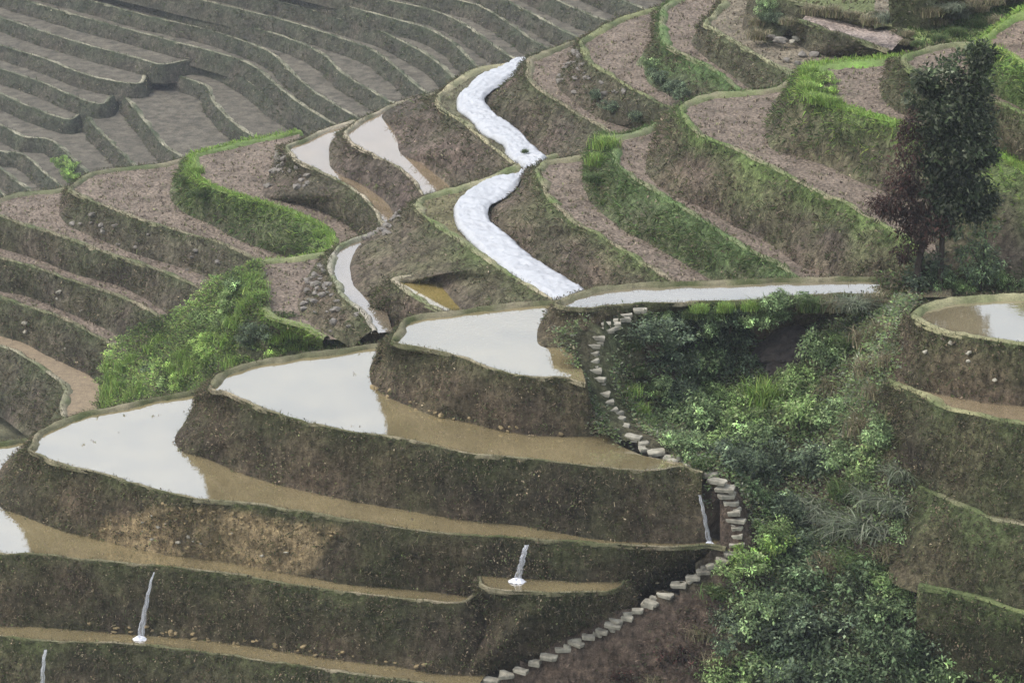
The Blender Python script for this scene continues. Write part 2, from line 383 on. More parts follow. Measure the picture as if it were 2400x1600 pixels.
# ================================================================== FOREGROUND SPUR (flooded paddies)
KA = dict(ds=.13, dirt=BROWN_A, dark=DARK_A, green=GREEN_A, gtop=.55, gall=.2, pal=PAL_DRY+PAL_MIX[:2], dens=70, blade=.17, rimdens=14,
          surf='water', hb=.09, bw=.2, rough=.07, nearf=.5, litter=110, lsize=.075, name='rice_terrace', group='flooded terraces on the front spur')
ZA4, ZA3, ZA2, ZA1, ZPO, ZA0, ZAM = -29.7, -30.6, -32.2, -34.1, -35.15, -35.85, -37.7
def A(key, label, **kw):
    k = dict(KA); k.update(kw); TR[key] = terrace(label=label, **k)
A('A4', 'long thin flooded paddy running to the dark tree', z=ZA4,
  far=[(1310,702),(1361,681),(1437,668),(1599,659),(1924,650),(2117,649),(2230,655)],
  near=[(1299,712),(1325,722),(1385,723),(1420,718),(1523,711),(1600,709),(1738,705),(1841,697),(1960,690),(2080,690)], inner=[(2230,690)],
  toe=[(1277,738,ZA3),(1268,768,ZA3),(1277,800,ZA3),(1310,806,ZA3),(1345,812,-30.7),(1400,790,-30.6),(1440,770,-30.4),(1520,770,-30.9),(1600,790,-31.4),(1738,800,-31.4),(1841,770,-30.9),(1960,740,-30.5),(2080,715,-30.0)],
  zt=ZA3, surf_col=(.20,.165,.11), gall=.3)
A('A3', 'small white-reflecting paddy, topmost of the three beside the stone steps', z=ZA3,
  far=[(925,778),(938,757),(955,743),(1007,733),(1110,721),(1213,709),(1282,704),(1330,700)],
  near=[(914,797),(935,808),(972,812),(1024,822),(1093,843),(1144,863),(1213,880),(1265,886),(1317,884),(1345,892),(1372,900)],
  inner=[(1362,850),(1358,810),(1400,760),(1400,715)],
  toe=[(900,815),(880,835),(867,864),(869,895),(890,919),(948,947),(1007,971),(1075,985),(1144,1002),(1213,1015),(1282,1022),(1385,1022),(1415,1012)], zt=ZA2-.09)
A('A2', 'curved flooded paddy with bright nose, below the small topmost one', z=ZA2,
  far=[(500,885),(517,872),(568,854),(654,836),(799,816),(910,800),(960,795)],
  near=[(486,905),(500,916),(527,918),(568,940),(620,960),(689,981),(799,1009),(910,1024),(1007,1042),(1093,1062),(1248,1077),(1385,1093),(1506,1103),(1558,1100),(1600,1094),(1645,1108)],
  inner=[(1600,1078),(1506,1060),(1454,1038),(1403,1000),(1300,960),(1100,930),(960,850)],
  toe=[(470,925),(435,985),(410,1029),(430,1060),(472,1070),(534,1096),(620,1127),(689,1145),(799,1169),(938,1193),(1076,1216),(1213,1231),(1317,1249),(1420,1266),(1592,1274),(1668,1268)], zt=ZA1-.09)
A('A1', 'widest flooded paddy with a bare ochre stony stretch in its bank', z=ZA1, patches=[(400,850,(.36,.27,.15))],
  far=[(75,1035),(86,1012),(138,985),(214,960),(310,942),(396,926),(472,912),(520,905)],
  near=[(65,1050),(86,1066),(138,1088),(207,1103),(293,1127),(379,1152),(458,1168),(568,1179),(689,1196),(799,1214),(903,1232),(1007,1248),(1144,1257),(1230,1262),(1351,1270),(1454,1277),(1599,1282),(1660,1278),(1700,1285)],
  inner=[(1690,1262),(1640,1240),(1420,1230),(1213,1190),(938,1150),(700,1100),(530,1050),(480,960)],
  toe=[(40,1062),(15,1080),(-5,1110),(-20,1150),(0,1187),(52,1207),(138,1241),(241,1265),(344,1289),(396,1300),(517,1313),(620,1334),(799,1366),(903,1375),(1007,1386),(1086,1396),(1200,1405),(1350,1412),(1480,1400),(1600,1358),(1690,1330)], zt=ZA0-.09)
A('PO', 'little half-round basin catching the waterfall beside the lower steps', z=ZPO, near=[(1120,1352),(1127,1370),(1162,1381),(1248,1387),(1317,1389),(1420,1386),(1455,1376),(1467,1362)],
  inner=[(1447,1345),(1317,1335),(1230,1322),(1144,1322)],
  toe=[(1096,1400),(1090,1480),(1085,1572),(1180,1562),(1260,1537,-37.3),(1340,1502,-36.9),(1420,1467,-36.4),(1490,1425,-35.9)], zt=ZAM, bw=.14)
A('A0', 'narrow brown paddy whose left end spills a thin waterfall', z=ZA0,
  far=[(-150,1120),(-120,1075),(-60,1047),(0,1034),(58,1026),(110,1018)],
  near=[(-170,1200),(-120,1262),(0,1296),(86,1300),(207,1313),(344,1325),(482,1337),(654,1365),(799,1386),(938,1403),(1041,1413),(1090,1411),(1112,1397),(1140,1380),(1300,1375),(1450,1370)],
  inner=[(1400,1330),(1086,1340),(800,1320),(517,1270),(344,1250),(138,1200),(30,1150),(60,1080)],
  toe=[(-190,1400),(-100,1455),(0,1465),(138,1472),(310,1486),(448,1496),(585,1513),(799,1546),(938,1562),(1007,1575),(1060,1580),(1100,1580),(1150,1570),(1250,1540),(1340,1500),(1440,1450)], zt=ZAM-.09)
A('AM', 'lowest brown paddy strip along the bottom of the front spur', z=ZAM,
  near=[(-190,1480),(0,1489),(103,1503),(241,1506),(344,1513),(517,1534),(689,1558),(799,1576),(903,1589),(989,1600),(1100,1622)],
  inner=[(1150,1560),(1000,1540),(800,1500),(585,1470),(310,1440),(0,1410),(-190,1380)], autodrop=2.4, batter=.35)

# ================================================================== MIDDLE SPUR
ZB = {1:-36.0, 2:-35.2, 3:-34.4, 4:-33.3, 5:-31.95, 6:-30.78, 7:-28.9, 8:-27.16, 9:-25.72, 10:-24.47}
KB = dict(name='rice_terrace', group='terraces on the middle spur', pal=PAL_DRY[:4]+PAL_MIX[:2], dens=34, blade=.24, gtop=.45, gall=.08)
def Bt(key, label, **kw):
    k = dict(KB); k.update(kw); TR[key] = terrace(label=label, **k)
Bt('B1', 'small pinkish soil plot above the bright green bushy bank', z=ZB[1], far=[(592,617),(620,609),(689,601),(765,587),(800,580)],
   near=[(585,625),(596,640),(604,680),(612,725),(640,745),(700,760),(760,790)], inner=[(830,790),(800,740),(770,700),(760,650),(790,600)],
   toe=[(565,640,-36.4),(555,690,-36.8),(575,745,-37.1),(640,790,-37.2),(700,800,-37.1),(760,820,-37.2)], zt=-37.0, green=(.19,.26,.09), gtop=1, gall=.6, rimpal=PAL_BRIGHT, pal=PAL_BRIGHT, rim_col=(.30,.29,.15), dens=60)
Bt('B2', 'slim grey-water paddy with a pale bund and rubble bank', z=ZB[2], far=[(772,598),(785,580),(800,568),(852,551),(914,527),(960,505)],
   near=[(766,612),(767,635),(789,677),(802,697),(834,725),(855,745),(870,775)], inner=[(920,770),(900,700),(870,660),(850,610),(880,570),(960,525)],
   toe=[(745,612),(730,640),(715,675),(708,715),(730,745),(780,780),(830,810)], zt=ZB[1], surf='water', surf_col=(.2,.16,.11), rim_col=(.34,.31,.25), bw=.2)
Bt('B3', 'tiny ochre water pocket under the lower plastic-covered terrace', z=ZB[3], far=[(925,650),(960,645),(1007,645)],
   near=[(914,657),(932,672),(951,687),(993,713),(1041,732),(1090,770)], inner=[(1160,780),(1100,715),(1041,660)],
   toe=[(895,690,-35.3),(872,700,-35.3),(869,725,-35.4),(852,745,-36.),(840,775,-36.5),(900,810,-36.8),(1000,850,-36.9)], zt=-36.8, surf='water', surf_col=(.26,.20,.07), rim_col=(.36,.31,.22), gtop=.2)
Bt('B4', 'terrace carrying the lower white plastic sheet', z=ZB[4], far=[(975,470),(993,458),(1076,434),(1144,413),(1196,389),(1240,375),(1300,360)],
   near=[(965,480),(993,508),(1024,533),(1076,569),(1127,603),(1179,638),(1230,669),(1282,700),(1340,735)], inner=[(1420,690),(1330,640),(1230,570),(1190,520),(1200,480),(1260,420),(1300,380)],
   toe=[(935,500,-35.3),(890,535,-35.3),(841,575,-35.3),(821,616,-35.3),(826,660,-35.3),(850,692,-35.3),(872,690,-35.2),(893,676,-34.9),(915,660,-34.6),(945,648,-34.5),(1007,649,-34.5),(1041,678,-34.5),(1082,726,-34.5),(1150,790,-34.5)], zt=-34.5, rim_col=(.34,.30,.2), dirt=(.15,.118,.088), surf_col=(.2,.18,.10))
Bt('B5', 'bare soil strip just above the lower white plastic sheet', z=ZB[5], far=[(1262,385),(1282,374),(1365,362),(1440,350)],
   near=[(1251,397),(1262,420),(1282,465),(1317,499),(1351,528),(1392,546),(1437,574),(1489,608),(1540,639),(1575,662),(1640,700)], inner=[(1720,690),(1640,620),(1558,570),(1454,510),(1410,470),(1400,420),(1440,370)],
   toe=[(1230,403),(1210,437),(1189,461),(1151,482),(1144,499),(1151,523),(1175,545),(1199,563),(1248,606),(1282,628),(1317,649),(1361,673),(1420,715)], zt=ZB[4]-.1, gtop=.7, gall=.05)
Bt('B6', 'soil terrace with lush grassy bank below a wide brown slope', z=ZB[6], far=[(1428,318),(1500,303),(1558,279),(1580,262),(1620,250)],
   near=[(1416,310),(1430,344),(1440,386),(1472,413),(1523,445),(1599,489),(1655,525),(1714,566),(1772,598),(1824,622),(1860,650),(1920,690)], inner=[(2000,690),(1900,600),(1800,540),(1700,480),(1600,430),(1560,390),(1560,340),(1620,280)],
   toe=[(1390,335),(1368,365),(1365,396),(1372,448),(1403,492),(1454,535),(1506,562),(1558,592),(1599,615),(1634,636),(1665,655),(1730,700)], zt=ZB[5]-.1,
   green=(.105,.15,.06), gtop=1, gall=.5, pal=PAL_GREEN+PAL_MIX[:2], rimpal=PAL_GREEN, dens=60, blade=.32)
Bt('B7', 'broad soil terrace with wide brown bank running behind the tree', z=ZB[7], far=[(1607,238),(1652,220),(1731,214),(1807,207),(1834,193),(1855,179),(1890,165)],
   near=[(1590,252),(1600,275),(1612,295),(1652,324),(1720,352),(1765,376),(1841,411),(1910,449),(1975,474),(2030,508),(2100,548),(2140,578),(2170,612)], inner=[(2200,600),(2180,520),(2100,430),(1960,360),(1870,320),(1860,270),(1890,200)],
   toe=[(1545,285),(1530,330),(1516,365),(1516,406),(1558,448),(1599,470),(1669,497),(1720,530),(1807,573),(1858,611),(1927,648),(2000,690),(2080,700),(2150,692,-30.2)], zt=ZB[6]-.1,
   green=(.11,.15,.05), gtop=.95, gall=.12, rimpal=PAL_GREEN, dens=40)
Bt('B8', 'soil terrace edged by the brightest green grass lip', z=ZB[8], far=[(1905,148),(1962,142),(2030,137),(2099,131),(2150,125)],
   near=[(1893,155),(1882,193),(1888,222),(1931,239),(1979,256),(2030,273),(2099,292),(2180,315),(2260,338),(2334,363),(2400,404),(2500,460)], inner=[(2500,380),(2344,340),(2200,280),(2110,220),(2090,180),(2150,140)],
   toe=[(1860,185),(1840,230),(1800,280),(1795,320),(1810,350),(1869,367),(1944,391),(2013,426),(2060,445),(2130,485),(2180,560,-29.0),(2230,625,-29.5),(2350,674,-29.9),(2450,682,-29.95)], zt=ZB[7]-.1,
   green=(.125,.165,.06), gtop=1.1, gall=.22, rimpal=PAL_BRIGHT, bw=.55, rim_col=(.20,.34,.07), pal=PAL_MIX+PAL_GREEN, dens=55, blade=.3, rimdens=50)
Bt('B9', 'terrace with dull olive bank half hidden by the tree crown', z=ZB[9], far=[(2117,130),(2160,115),(2220,100),(2300,100)],
   near=[(2112,142),(2130,165),(2190,190),(2260,212),(2323,236),(2400,270),(2500,310)], inner=[(2500,230),(2400,220),(2316,180),(2300,130)],
   toe=[(2085,145),(2061,200),(2075,240),(2120,270),(2200,305),(2270,330),(2344,360),(2400,388),(2500,430)], zt=ZB[8]-.1, gtop=.6, gall=.35, dens=45)
Bt('B10', 'soil plot with green bank right of the tree top', z=ZB[10], far=[(2300,88),(2340,60),(2400,20),(2500,-20)],
   near=[(2282,103),(2340,115),(2400,149),(2500,190)], inner=[(2500,60)], toe=[(2270,130),(2290,190),(2316,215),(2400,257),(2500,300)], zt=ZB[9]-.1,
   green=(.12,.2,.05), gtop=1, gall=.6, pal=PAL_GREEN, rimpal=PAL_BRIGHT, rim_col=(.25,.28,.1), dens=60, blade=.3, surf_col=(.26,.2,.15))

# ================================================================== REAR SPUR
KC = dict(name='rice_terrace', group='terraces on the rear spur', ds=.26, pal=PAL_DRY[:4]+PAL_MIX[:3], dens=30, blade=.26, gtop=.45, gall=.22,
          dirt=(.142,.112,.086), dark=(.09,.076,.06), green=(.085,.10,.048))
def Ct(key, label, **kw):
    k = dict(KC); k.update(kw); TR[key] = terrace(label=label, **k)
ZC = dict(d=-34.3, c=-36.0, b=-37.1, a=-38.5, l1=-40.05, l2=-41.27, l3=-42.46, l4=-43.74, l5=-45.25, e=-32.8, f=-31.55, g=-30.38, h=-29.5, i=-28.6)
Ct('Cd', 'terrace carrying the upper white plastic sheet', z=ZC['d'], far=[(1022,230),(1027,220),(1055,193),(1093,169),(1127,155),(1165,152),(1227,141),(1260,125)],
   near=[(1020,240),(1030,256),(1058,273),(1093,297),(1127,328),(1162,356),(1195,381),(1250,420)], inner=[(1330,400),(1250,330),(1200,280),(1165,250),(1180,215),(1230,190),(1260,150)],
   toe=[(985,222),(940,240),(896,270),(914,295),(931,328),(941,362),(989,384),(1041,426),(1100,470)], zt=ZC['c']-.1, dirt=(.165,.125,.10), gall=.05, gtop=.25, rim_col=(.36,.32,.2), surf_col=(.17,.16,.10))
Ct('Cc', 'grey pond ending in ochre mud under the upper plastic sheet', z=ZC['c'], far=[(806,308),(834,286),(886,258),(938,238),(1007,220),(1040,210)],
   near=[(803,318),(834,345),(886,369),(931,394),(955,414),(986,452),(1030,500)], inner=[(1110,470),(1050,400),(990,350),(970,300),(960,265),(1040,230)],
   toe=[(792,312),(771,344),(775,389),(800,411),(852,435),(903,473),(934,512),(970,560)], zt=ZC['b']-.1, surf='water', surf_col=(.235,.175,.105), dirt=(.16,.12,.10), gall=.02, gtop=.1, rim_col=(.40,.34,.25), bw=.18)
Ct('Cb', 'grey pond with ochre tail above the dark rubble bank', z=ZC['b'], far=[(672,340),(706,327),(758,303),(799,289),(830,280)],
   near=[(668,350),(689,373),(740,400),(800,429),(834,452),(869,484),(888,520),(910,570)], inner=[(990,560),(940,490),(880,430),(820,390),(800,350),(840,300)],
   toe=[(655,345),(640,385),(620,434),(618,460),(660,472),(723,484),(800,519),(850,560),(880,600)], zt=ZC['a']-.1, surf='water', surf_col=(.235,.175,.105), gall=.1, rim_col=(.38,.33,.24), bw=.18)
Ct('Ca', 'soil plot ringed by a bright yellow-green grass lip', z=ZC['a'], far=[(455,360),(517,344),(585,327),(671,313),(700,305)],
   near=[(447,375),(455,410),(499,437),(568,461),(637,480),(723,514),(758,535),(772,556),(768,585),(740,610)], inner=[(900,600),(840,530),(760,480),(660,440),(650,400),(670,350),(700,320)],
   toe=[(437,380),(406,430),(399,465),(434,500),(499,528),(551,559),(637,590),(690,605),(730,620),(730,640)], zt=ZC['l1']-.1,
   green=(.125,.175,.06), gtop=1.1, gall=.4, rimpal=PAL_BRIGHT, pal=PAL_GREEN+PAL_MIX[:2], rim_col=(.24,.30,.09), dens=60, blade=.34, rimdens=25)
Ct('C1', 'soil plot with olive bank, next below the bright-lipped one', z=ZC['l1'], far=[(168,432),(207,406),(276,393),(396,379),(448,362),(480,350)],
   near=[(158,446),(207,469),(276,497),(344,521),(386,532),(448,552),(510,570),(568,596),(600,615),(650,650)], inner=[(760,640),(640,570),(500,505),(430,470),(430,430),(460,380)],
   toe=[(146,460),(138,499),(155,525),(172,535),(241,565),(310,593),(413,624),(482,648),(540,680),(590,720)], zt=ZC['l2']-.1)
Ct('C2', 'soil terrace two below the bright-lipped plot, reaching the bushy bank', z=ZC['l2'], far=[(-60,485),(0,465),(41,451),(138,441),(190,425)],
   near=[(-70,498),(-40,500),(0,507),(52,528),(121,548),(207,579),(276,603),(344,624),(413,652),(475,680),(560,720)], inner=[(620,700),(413,600),(241,540),(170,500),(165,460),(200,440)],
   toe=[(-90,540),(-60,565),(0,583),(86,607),(172,641),(276,669),(344,703),(400,740),(480,790)], zt=ZC['l3']-.1)
Ct('C3', 'narrow brown terrace ending in yellow-green grass at the bushy bank', z=ZC['l3'], near=[(-160,570),(0,607),(69,624),(138,648),(207,672),(276,696),(344,727),(390,760),(430,800)],
   inner=[(500,780),(400,700),(276,640),(86,580),(-160,520)], toe=[(-160,650),(0,683),(69,696),(138,724),(207,751),(276,786),(331,807),(380,850)], zt=ZC['l4']-.1)
Ct('C4', 'thin terrace with mossy lip directly above the mud path', z=ZC['l4'], near=[(-160,650),(0,696),(52,717),(121,738),(189,769),(258,810),(310,860)],
   inner=[(380,830),(276,760),(138,700),(0,660),(-160,620)], toe=[(-160,740),(0,787),(52,803),(121,838),(172,862),(241,896),(280,940)], zt=ZC['l5']-.1)
Ct('C5', 'bare tan mud terrace curving like a path below the bushy bank', z=ZC['l5'], near=[(-160,780),(0,813),(52,834),(103,869),(138,897),(147,918),(139,950),(148,980),(200,1020)],
   inner=[(300,1000),(260,920),(172,840),(52,780),(-160,720)], autodrop=2.2, surf='mud', surf_col=(.25,.195,.13), stubble=0, rim_col=(.34,.30,.22))
Ct('Ce', 'soil strip with red-brown bank along the upper plastic sheet', z=ZC['e'], far=[(1233,143),(1241,131),(1282,117),(1351,93),(1400,75)],
   near=[(1232,155),(1234,184),(1265,215),(1317,246),(1351,270),(1392,290),(1430,318),(1480,360)], inner=[(1520,320),(1437,270),(1350,210),(1340,180),(1370,130),(1400,90)],
   toe=[(1225,165),(1206,179),(1172,203),(1144,224),(1137,241),(1165,272),(1206,300),(1230,324),(1258,351),(1290,380),(1350,430)], zt=ZC['d']-.1, dirt=(.155,.112,.09), gall=.1, gtop=.6)
Ct('Cf', 'soil terrace whose bank is dark with stones and scrub', z=ZC['f'], far=[(1360,90),(1375,83),(1420,55),(1472,34),(1523,21),(1600,0)],
   near=[(1358,97),(1365,128),(1379,149),(1437,184),(1489,215),(1540,242),(1575,257),(1640,300)], inner=[(1680,260),(1599,210),(1540,170),(1540,130),(1570,60),(1600,20)],
   toe=[(1350,125),(1325,160),(1303,183),(1317,216),(1385,267),(1437,290),(1480,302),(1560,330)], zt=ZC['e']-.1, gall=.25, rim_col=(.28,.28,.14))
Ct('Cg', 'narrow terrace with bushy green bank and purple-brown soil', z=ZC['g'], far=[(1550,18),(1600,-15),(1680,-50)],
   near=[(1547,30),(1544,70),(1558,104),(1600,130),(1652,156),(1696,184),(1730,212),(1780,250)], inner=[(1820,220),(1755,180),(1670,120),(1650,90),(1680,0)],
   toe=[(1535,40),(1532,95),(1506,127),(1516,186),(1540,209),(1599,236),(1680,260)], zt=ZC['f']-.1, gall=.45, gtop=.9, green=(.09,.14,.05), rimpal=PAL_GREEN)
Ct('Ch', 'topmost plot of the rear spur strewn with rubble and straw', z=ZC['h'], far=[(1650,50),(1672,28),(1690,0),(1720,-50)],
   near=[(1648,58),(1680,78),(1720,101),(1789,142),(1841,173),(1858,186),(1850,205)], inner=[(1900,190),(2000,160),(2150,150),(2200,60),(2000,-40),(1800,-60)],
   toe=[(1635,70),(1621,104),(1669,146),(1720,180),(1755,207),(1793,215),(1820,215)], zt=ZC['g']-.1, rim_col=(.33,.31,.19), surf_col=(.26,.22,.16))
Ct('Ci', 'small bare pale pink plot below the scrubby knoll', z=ZC['i'], near=[(1870,48),(1905,58),(1959,78),(2027,102),(2080,120)], inner=[(2120,80),(2042,50),(1968,32),(1900,18)],
   toe=[(1850,85),(1867,100),(1908,127),(1998,133),(2060,140)], zt=ZC['h']-.1, surf_col=(.42,.34,.29), stubble=0, gall=.3)
Ct('Cj', 'grassy knoll with dark hollow bank below the footpath', z=-28.45, near=[(2048,62),(2075,56),(2105,62),(2138,85),(2170,105)], inner=[(2250,60),(2200,30),(2100,30)],
   toe=[(2022,90),(2035,118),(2078,128),(2117,112),(2150,125)], zt=ZC['h']-.1, surf='grass', gall=.55, dark=(.05,.05,.045), rim_col=(.33,.33,.17))
Ct('K2', 'scrub-covered bank above the pale pink plot', z=-28.2, near=[(1760,-40),(1800,-15),(1850,2),(1900,12),(1968,28),(2025,40),(2055,28)], inner=[(2050,-40),(1900,-80),(1760,-80)],
   toe=[(1740,60,-29.5),(1800,92,-29.5),(1850,62,-29.1),(1890,40,-28.75),(1968,50),(2042,66),(2085,50)], zt=-28.7, surf='grass', gall=.5, dens=60)
Bt('L', 'grassy footpath strip on the shoulder above the tree', z=-26.4, near=[(2120,58),(2138,85),(2160,112),(2220,104),(2290,100),(2400,90)], inner=[(2440,-10),(2313,5),(2188,45),(2134,45)],
   surf='grass', surf_col=(.20,.24,.09), wall=False, bundle=False, stubble=60, pal=PAL_GREEN, rim_col=(.3,.3,.15))
Bt('K', 'dull grey-brown bank at the top above the footpath', z=-25.3, near=[(2080,-15),(2140,-5),(2200,-10),(2260,-20),(2330,-35),(2420,-45)], inner=[(2420,-120),(2080,-90)],
   toe=[(2090,55),(2134,60),(2188,66),(2250,42),(2313,20),(2420,0)], zt=-26.45, surf='grass', gall=.45, dens=60, dirt=(.2,.17,.13), dark=(.13,.11,.085), green=(.13,.15,.07))

# ================================================================== RIGHT-HAND BANKS
KE = dict(name='rice_terrace', group='terraces right of the gully', ds=.15, pal=PAL_DRY[:4]+PAL_MIX, dens=70, blade=.2, gtop=.6, gall=.3, dirt=BROWN_A, dark=DARK_A, green=(.082,.10,.042), litter=100, lsize=.08)
def Et(key, label, **kw):
    k = dict(KE); k.update(kw); TR[key] = terrace(label=label, **k)
Et('E1', 'flooded paddy in front of the tree mirroring grey sky', z=-28.3, far=[(2137,728),(2150,716),(2185,706),(2254,695),(2400,685),(2500,680)],
   near=[(2130,735),(2140,748),(2168,762),(2220,779),(2289,793),(2400,810),(2500,822)], inner=[(2500,700)],
   toe=[(2095,800),(2090,874),(2134,906),(2203,924),(2289,941),(2400,951),(2500,960)], zt=-29.95, surf='water', surf_col=(.2,.165,.10), dirt=(.15,.11,.075), gall=.1, rim_col=(.28,.26,.15))
Et('E2', 'narrow wet ledge between two tall mossy banks', z=-29.85, near=[(2075,890),(2099,903),(2151,927),(2203,955),(2271,972),(2400,996),(2500,1010)],
   inner=[(2500,930),(2289,915),(2200,900),(2130,880)], toe=[(2060,960,-31.1),(2110,1090,-31.8),(2179,1150),(2265,1187),(2323,1202),(2400,1213),(2500,1225)], zt=-32.1, surf='water', surf_col=(.26,.20,.12), rim_col=(.3,.28,.15), gall=.35)
Et('E3', 'faint overgrown ledge with mossy brown bank', z=-32.05, near=[(2150,1140),(2179,1154),(2254,1188),(2323,1216),(2400,1230),(2500,1245)],
   inner=[(2500,1190),(2323,1170),(2254,1150),(2190,1120)], toe=[(2120,1250,-33.2),(2100,1340,-33.9),(2237,1385),(2320,1405),(2400,1426),(2500,1440)], zt=-34.0, surf='grass', surf_col=(.19,.17,.10), gall=.45, rimpal=PAL_MIX)
Et('E4', 'lowest overgrown ledge with yellow-green grass at the shrubs', z=-33.95, near=[(2151,1372),(2237,1389),(2320,1412),(2400,1440),(2500,1460)],
   inner=[(2500,1400),(2320,1370),(2200,1340)], toe=[(2150,1480,-35.3),(2237,1560),(2400,1590),(2500,1600)], zt=-36.1, surf='grass', gall=.6, rimpal=PAL_GREEN, rim_col=(.2,.22,.09))

# ================================================================== FAR HILLSIDE
FAR_RIMS = [  # top to bottom
 [(1600,-60),(1700,-20)],[(1520,-50),(1600,-20),(1700,20)],[(1454,0),(1506,21),(1580,50)],[(1299,0),(1385,38),(1430,52),(1520,90)],[(1179,0),(1248,34),(1317,72),(1400,110)],
 [(1069,0),(1127,17),(1196,59),(1248,96),(1320,130)],[(903,0),(1007,24),(1076,52),(1144,100),(1206,141),(1270,175)],[(770,0),(834,21),(921,45),(993,65),(1058,100),(1103,145),(1150,185)],
 [(637,0),(723,21),(799,46),(886,72),(972,114),(1024,148),(1058,183),(1100,220)],[(465,0),(585,28),(689,55),(799,91),(869,117),(921,155),(965,193),(1000,220),(1050,250)],
 [(362,0),(482,34),(585,62),(689,96),(758,131),(799,171),(869,214),(910,238),(970,265)],[(207,0),(344,38),(482,69),(585,103),(637,127),(668,158),(690,178),(733,214),(799,255),(860,290)],
 [(52,0),(207,45),(310,72),(413,100),(517,127),(585,152),(625,182),(690,235),(760,280),(820,310)],
 [(0,41),(103,76),(207,107),(310,134),(348,145),(385,152),(448,141),(499,148),(551,172),(603,207),(654,248),(740,296),(790,325)],
 [(0,107),(103,138),(189,172),(258,189),(330,196),(356,165),(430,183),(482,203),(499,241),(551,293),(600,325),(660,360)],
 [(0,162),(103,196),(172,227),(238,245),(262,228),(280,222),(300,238),(344,293),(379,338),(420,365),(480,400)],
 [(0,220),(69,251),(138,276),(172,280),(193,266),(224,300),(276,351),(303,379),(350,420)],
 [(0,293),(52,320),(112,326),(138,344),(165,370),(196,400),(250,450)],[(0,355),(52,362),(103,406),(148,441),(200,490)],[(0,396),(34,424),(62,444),(120,500)],[(-80,400),(0,450),(60,500)]]
zd = -71.0 + 1.05*(len(FAR_RIMS)-2)
for k, r in enumerate(FAR_RIMS):
    a, b = r[0], r[1]
    if a[0] >= 0: sl0 = (b[1]-a[1])/max(40, b[0]-a[0]); r = [(a[0]-700, a[1]-700*min(sl0, .3)), (a[0]-350, a[1]-350*min(sl0, .32)), (a[0]-160, a[1]-160*sl0)] + r
    grn = False
    TR['D%d' % k] = terrace('rice_terrace', 'narrow dull grey-brown terrace on the hazy far hillside', zd, r,
        inner=[(p[0]+25+170*(1-q_/(len(r)-1))**2, p[1]-170) for q_, p in enumerate(r[::-1])], ds=.7, hb=.05, bw=.32, autodrop=1.3, batter=.45, dirt=(.112,.094,.072), dark=(.068,.062,.05),
        green=(.12,.2,.06) if grn else (.06,.07,.042), gtop=.5, gall=.3, rim_col=(.36,.33,.24), surf_col=(.122,.108,.082), dens=4, blade=.45, rimdens=2.5, stubble=0, rough=.12, pal=PAL_MIX,
        rimpal=PAL_BRIGHT if grn else None, group='terraces on the far hillside')
    zd -= 1.05

# ================================================================== SLOPES BETWEEN THE TERRACES (height fields through known points)
class Slope:
    def __init__(s, pts):
        P = uns(pts, 0); s.P = P; n = len(P); d = np.linalg.norm(P[:, None, :2]-P[None, :, :2], axis=2)
        K = np.where(d > 0, d*d*np.log(d+1e-9), 0) + np.eye(n)*.08
        Q = np.c_[np.ones(n), P[:, :2]-P[:, :2].mean(0)]; s.c = P[:, :2].mean(0)
        M_ = np.block([[K, Q], [Q.T, np.zeros((3, 3))]]); s.w = np.linalg.solve(M_, np.r_[P[:, 2], 0, 0, 0])
    def z(s, xy):
        xy = np.atleast_2d(xy); d = np.linalg.norm(xy[:, None]-s.P[None, :, :2], axis=2)
        K = np.where(d > 0, d*d*np.log(d+1e-9), 0); n = len(s.P)
        return K@s.w[:n] + s.w[n] + (xy-s.c)@s.w[n+1:]
    def hit(s, u, v, t0=70, t1=150):
        d = ray(u, v); d = d/np.linalg.norm(d); t = np.arange(t0, t1, .15); p = d[None]*t[:, None]
        below = p[:, 2] < s.z(p[:, :2]); i = int(np.argmax(below)) if below.any() else len(t)-1
        return p[i]
def inside(poly, q):
    x, y = q[:, 0], q[:, 1]; r = np.zeros(len(q), bool); n = len(poly)
    for i in range(n):
        x1, y1 = poly[i]; x2, y2 = poly[(i+1) % n]
        c = ((y1 > y) != (y2 > y)) & (x < (x2-x1)*(y-y1)/((y2-y1) or 1e-9)+x1); r ^= c
    return r
def slope_mesh(name, S, poly, step, cA, cB, seed=0, amp=.12):
    lo = S.P.min(0)-3; hi = S.P.max(0)+3
    xs = np.arange(lo[0], hi[0], step); ys = np.arange(lo[1], hi[1], step); X, Y = np.meshgrid(xs, ys)
    xy = np.c_[X.ravel(), Y.ravel()]; z = np.concatenate([S.z(c) for c in np.array_split(xy, 20)])
    V = np.c_[xy, z]; V[:, 2] += fnoise(V, .9, seed)*amp + fnoise(V, 2.9, seed+3)*amp*.5
    Fq = grid_faces(len(ys), len(xs)); ok = inside(poly, proj(V)); Fq = Fq[ok[Fq].all(1)]
    used = np.unique(Fq); mp = np.zeros(len(V), int); mp[used] = np.arange(len(used)); V = V[used]; Fq = mp[Fq]
    g = np.clip(.5+fnoise(V, .45, seed+5)*1.2, 0, 1)[:, None]
    if name == 'gully_slope': q = proj(V); g = np.maximum(g, ((q[:, 0] < 1690) & (q[:, 1] > 1390))[:, None])
    o = link_mesh(name, V, Fq, M_BANK, None, V.mean(0), np.asarray(cA)*g+np.asarray(cB)*(1-g)); o['kind'] = 'structure'
    ALLPTS.append(V[::7]); return V

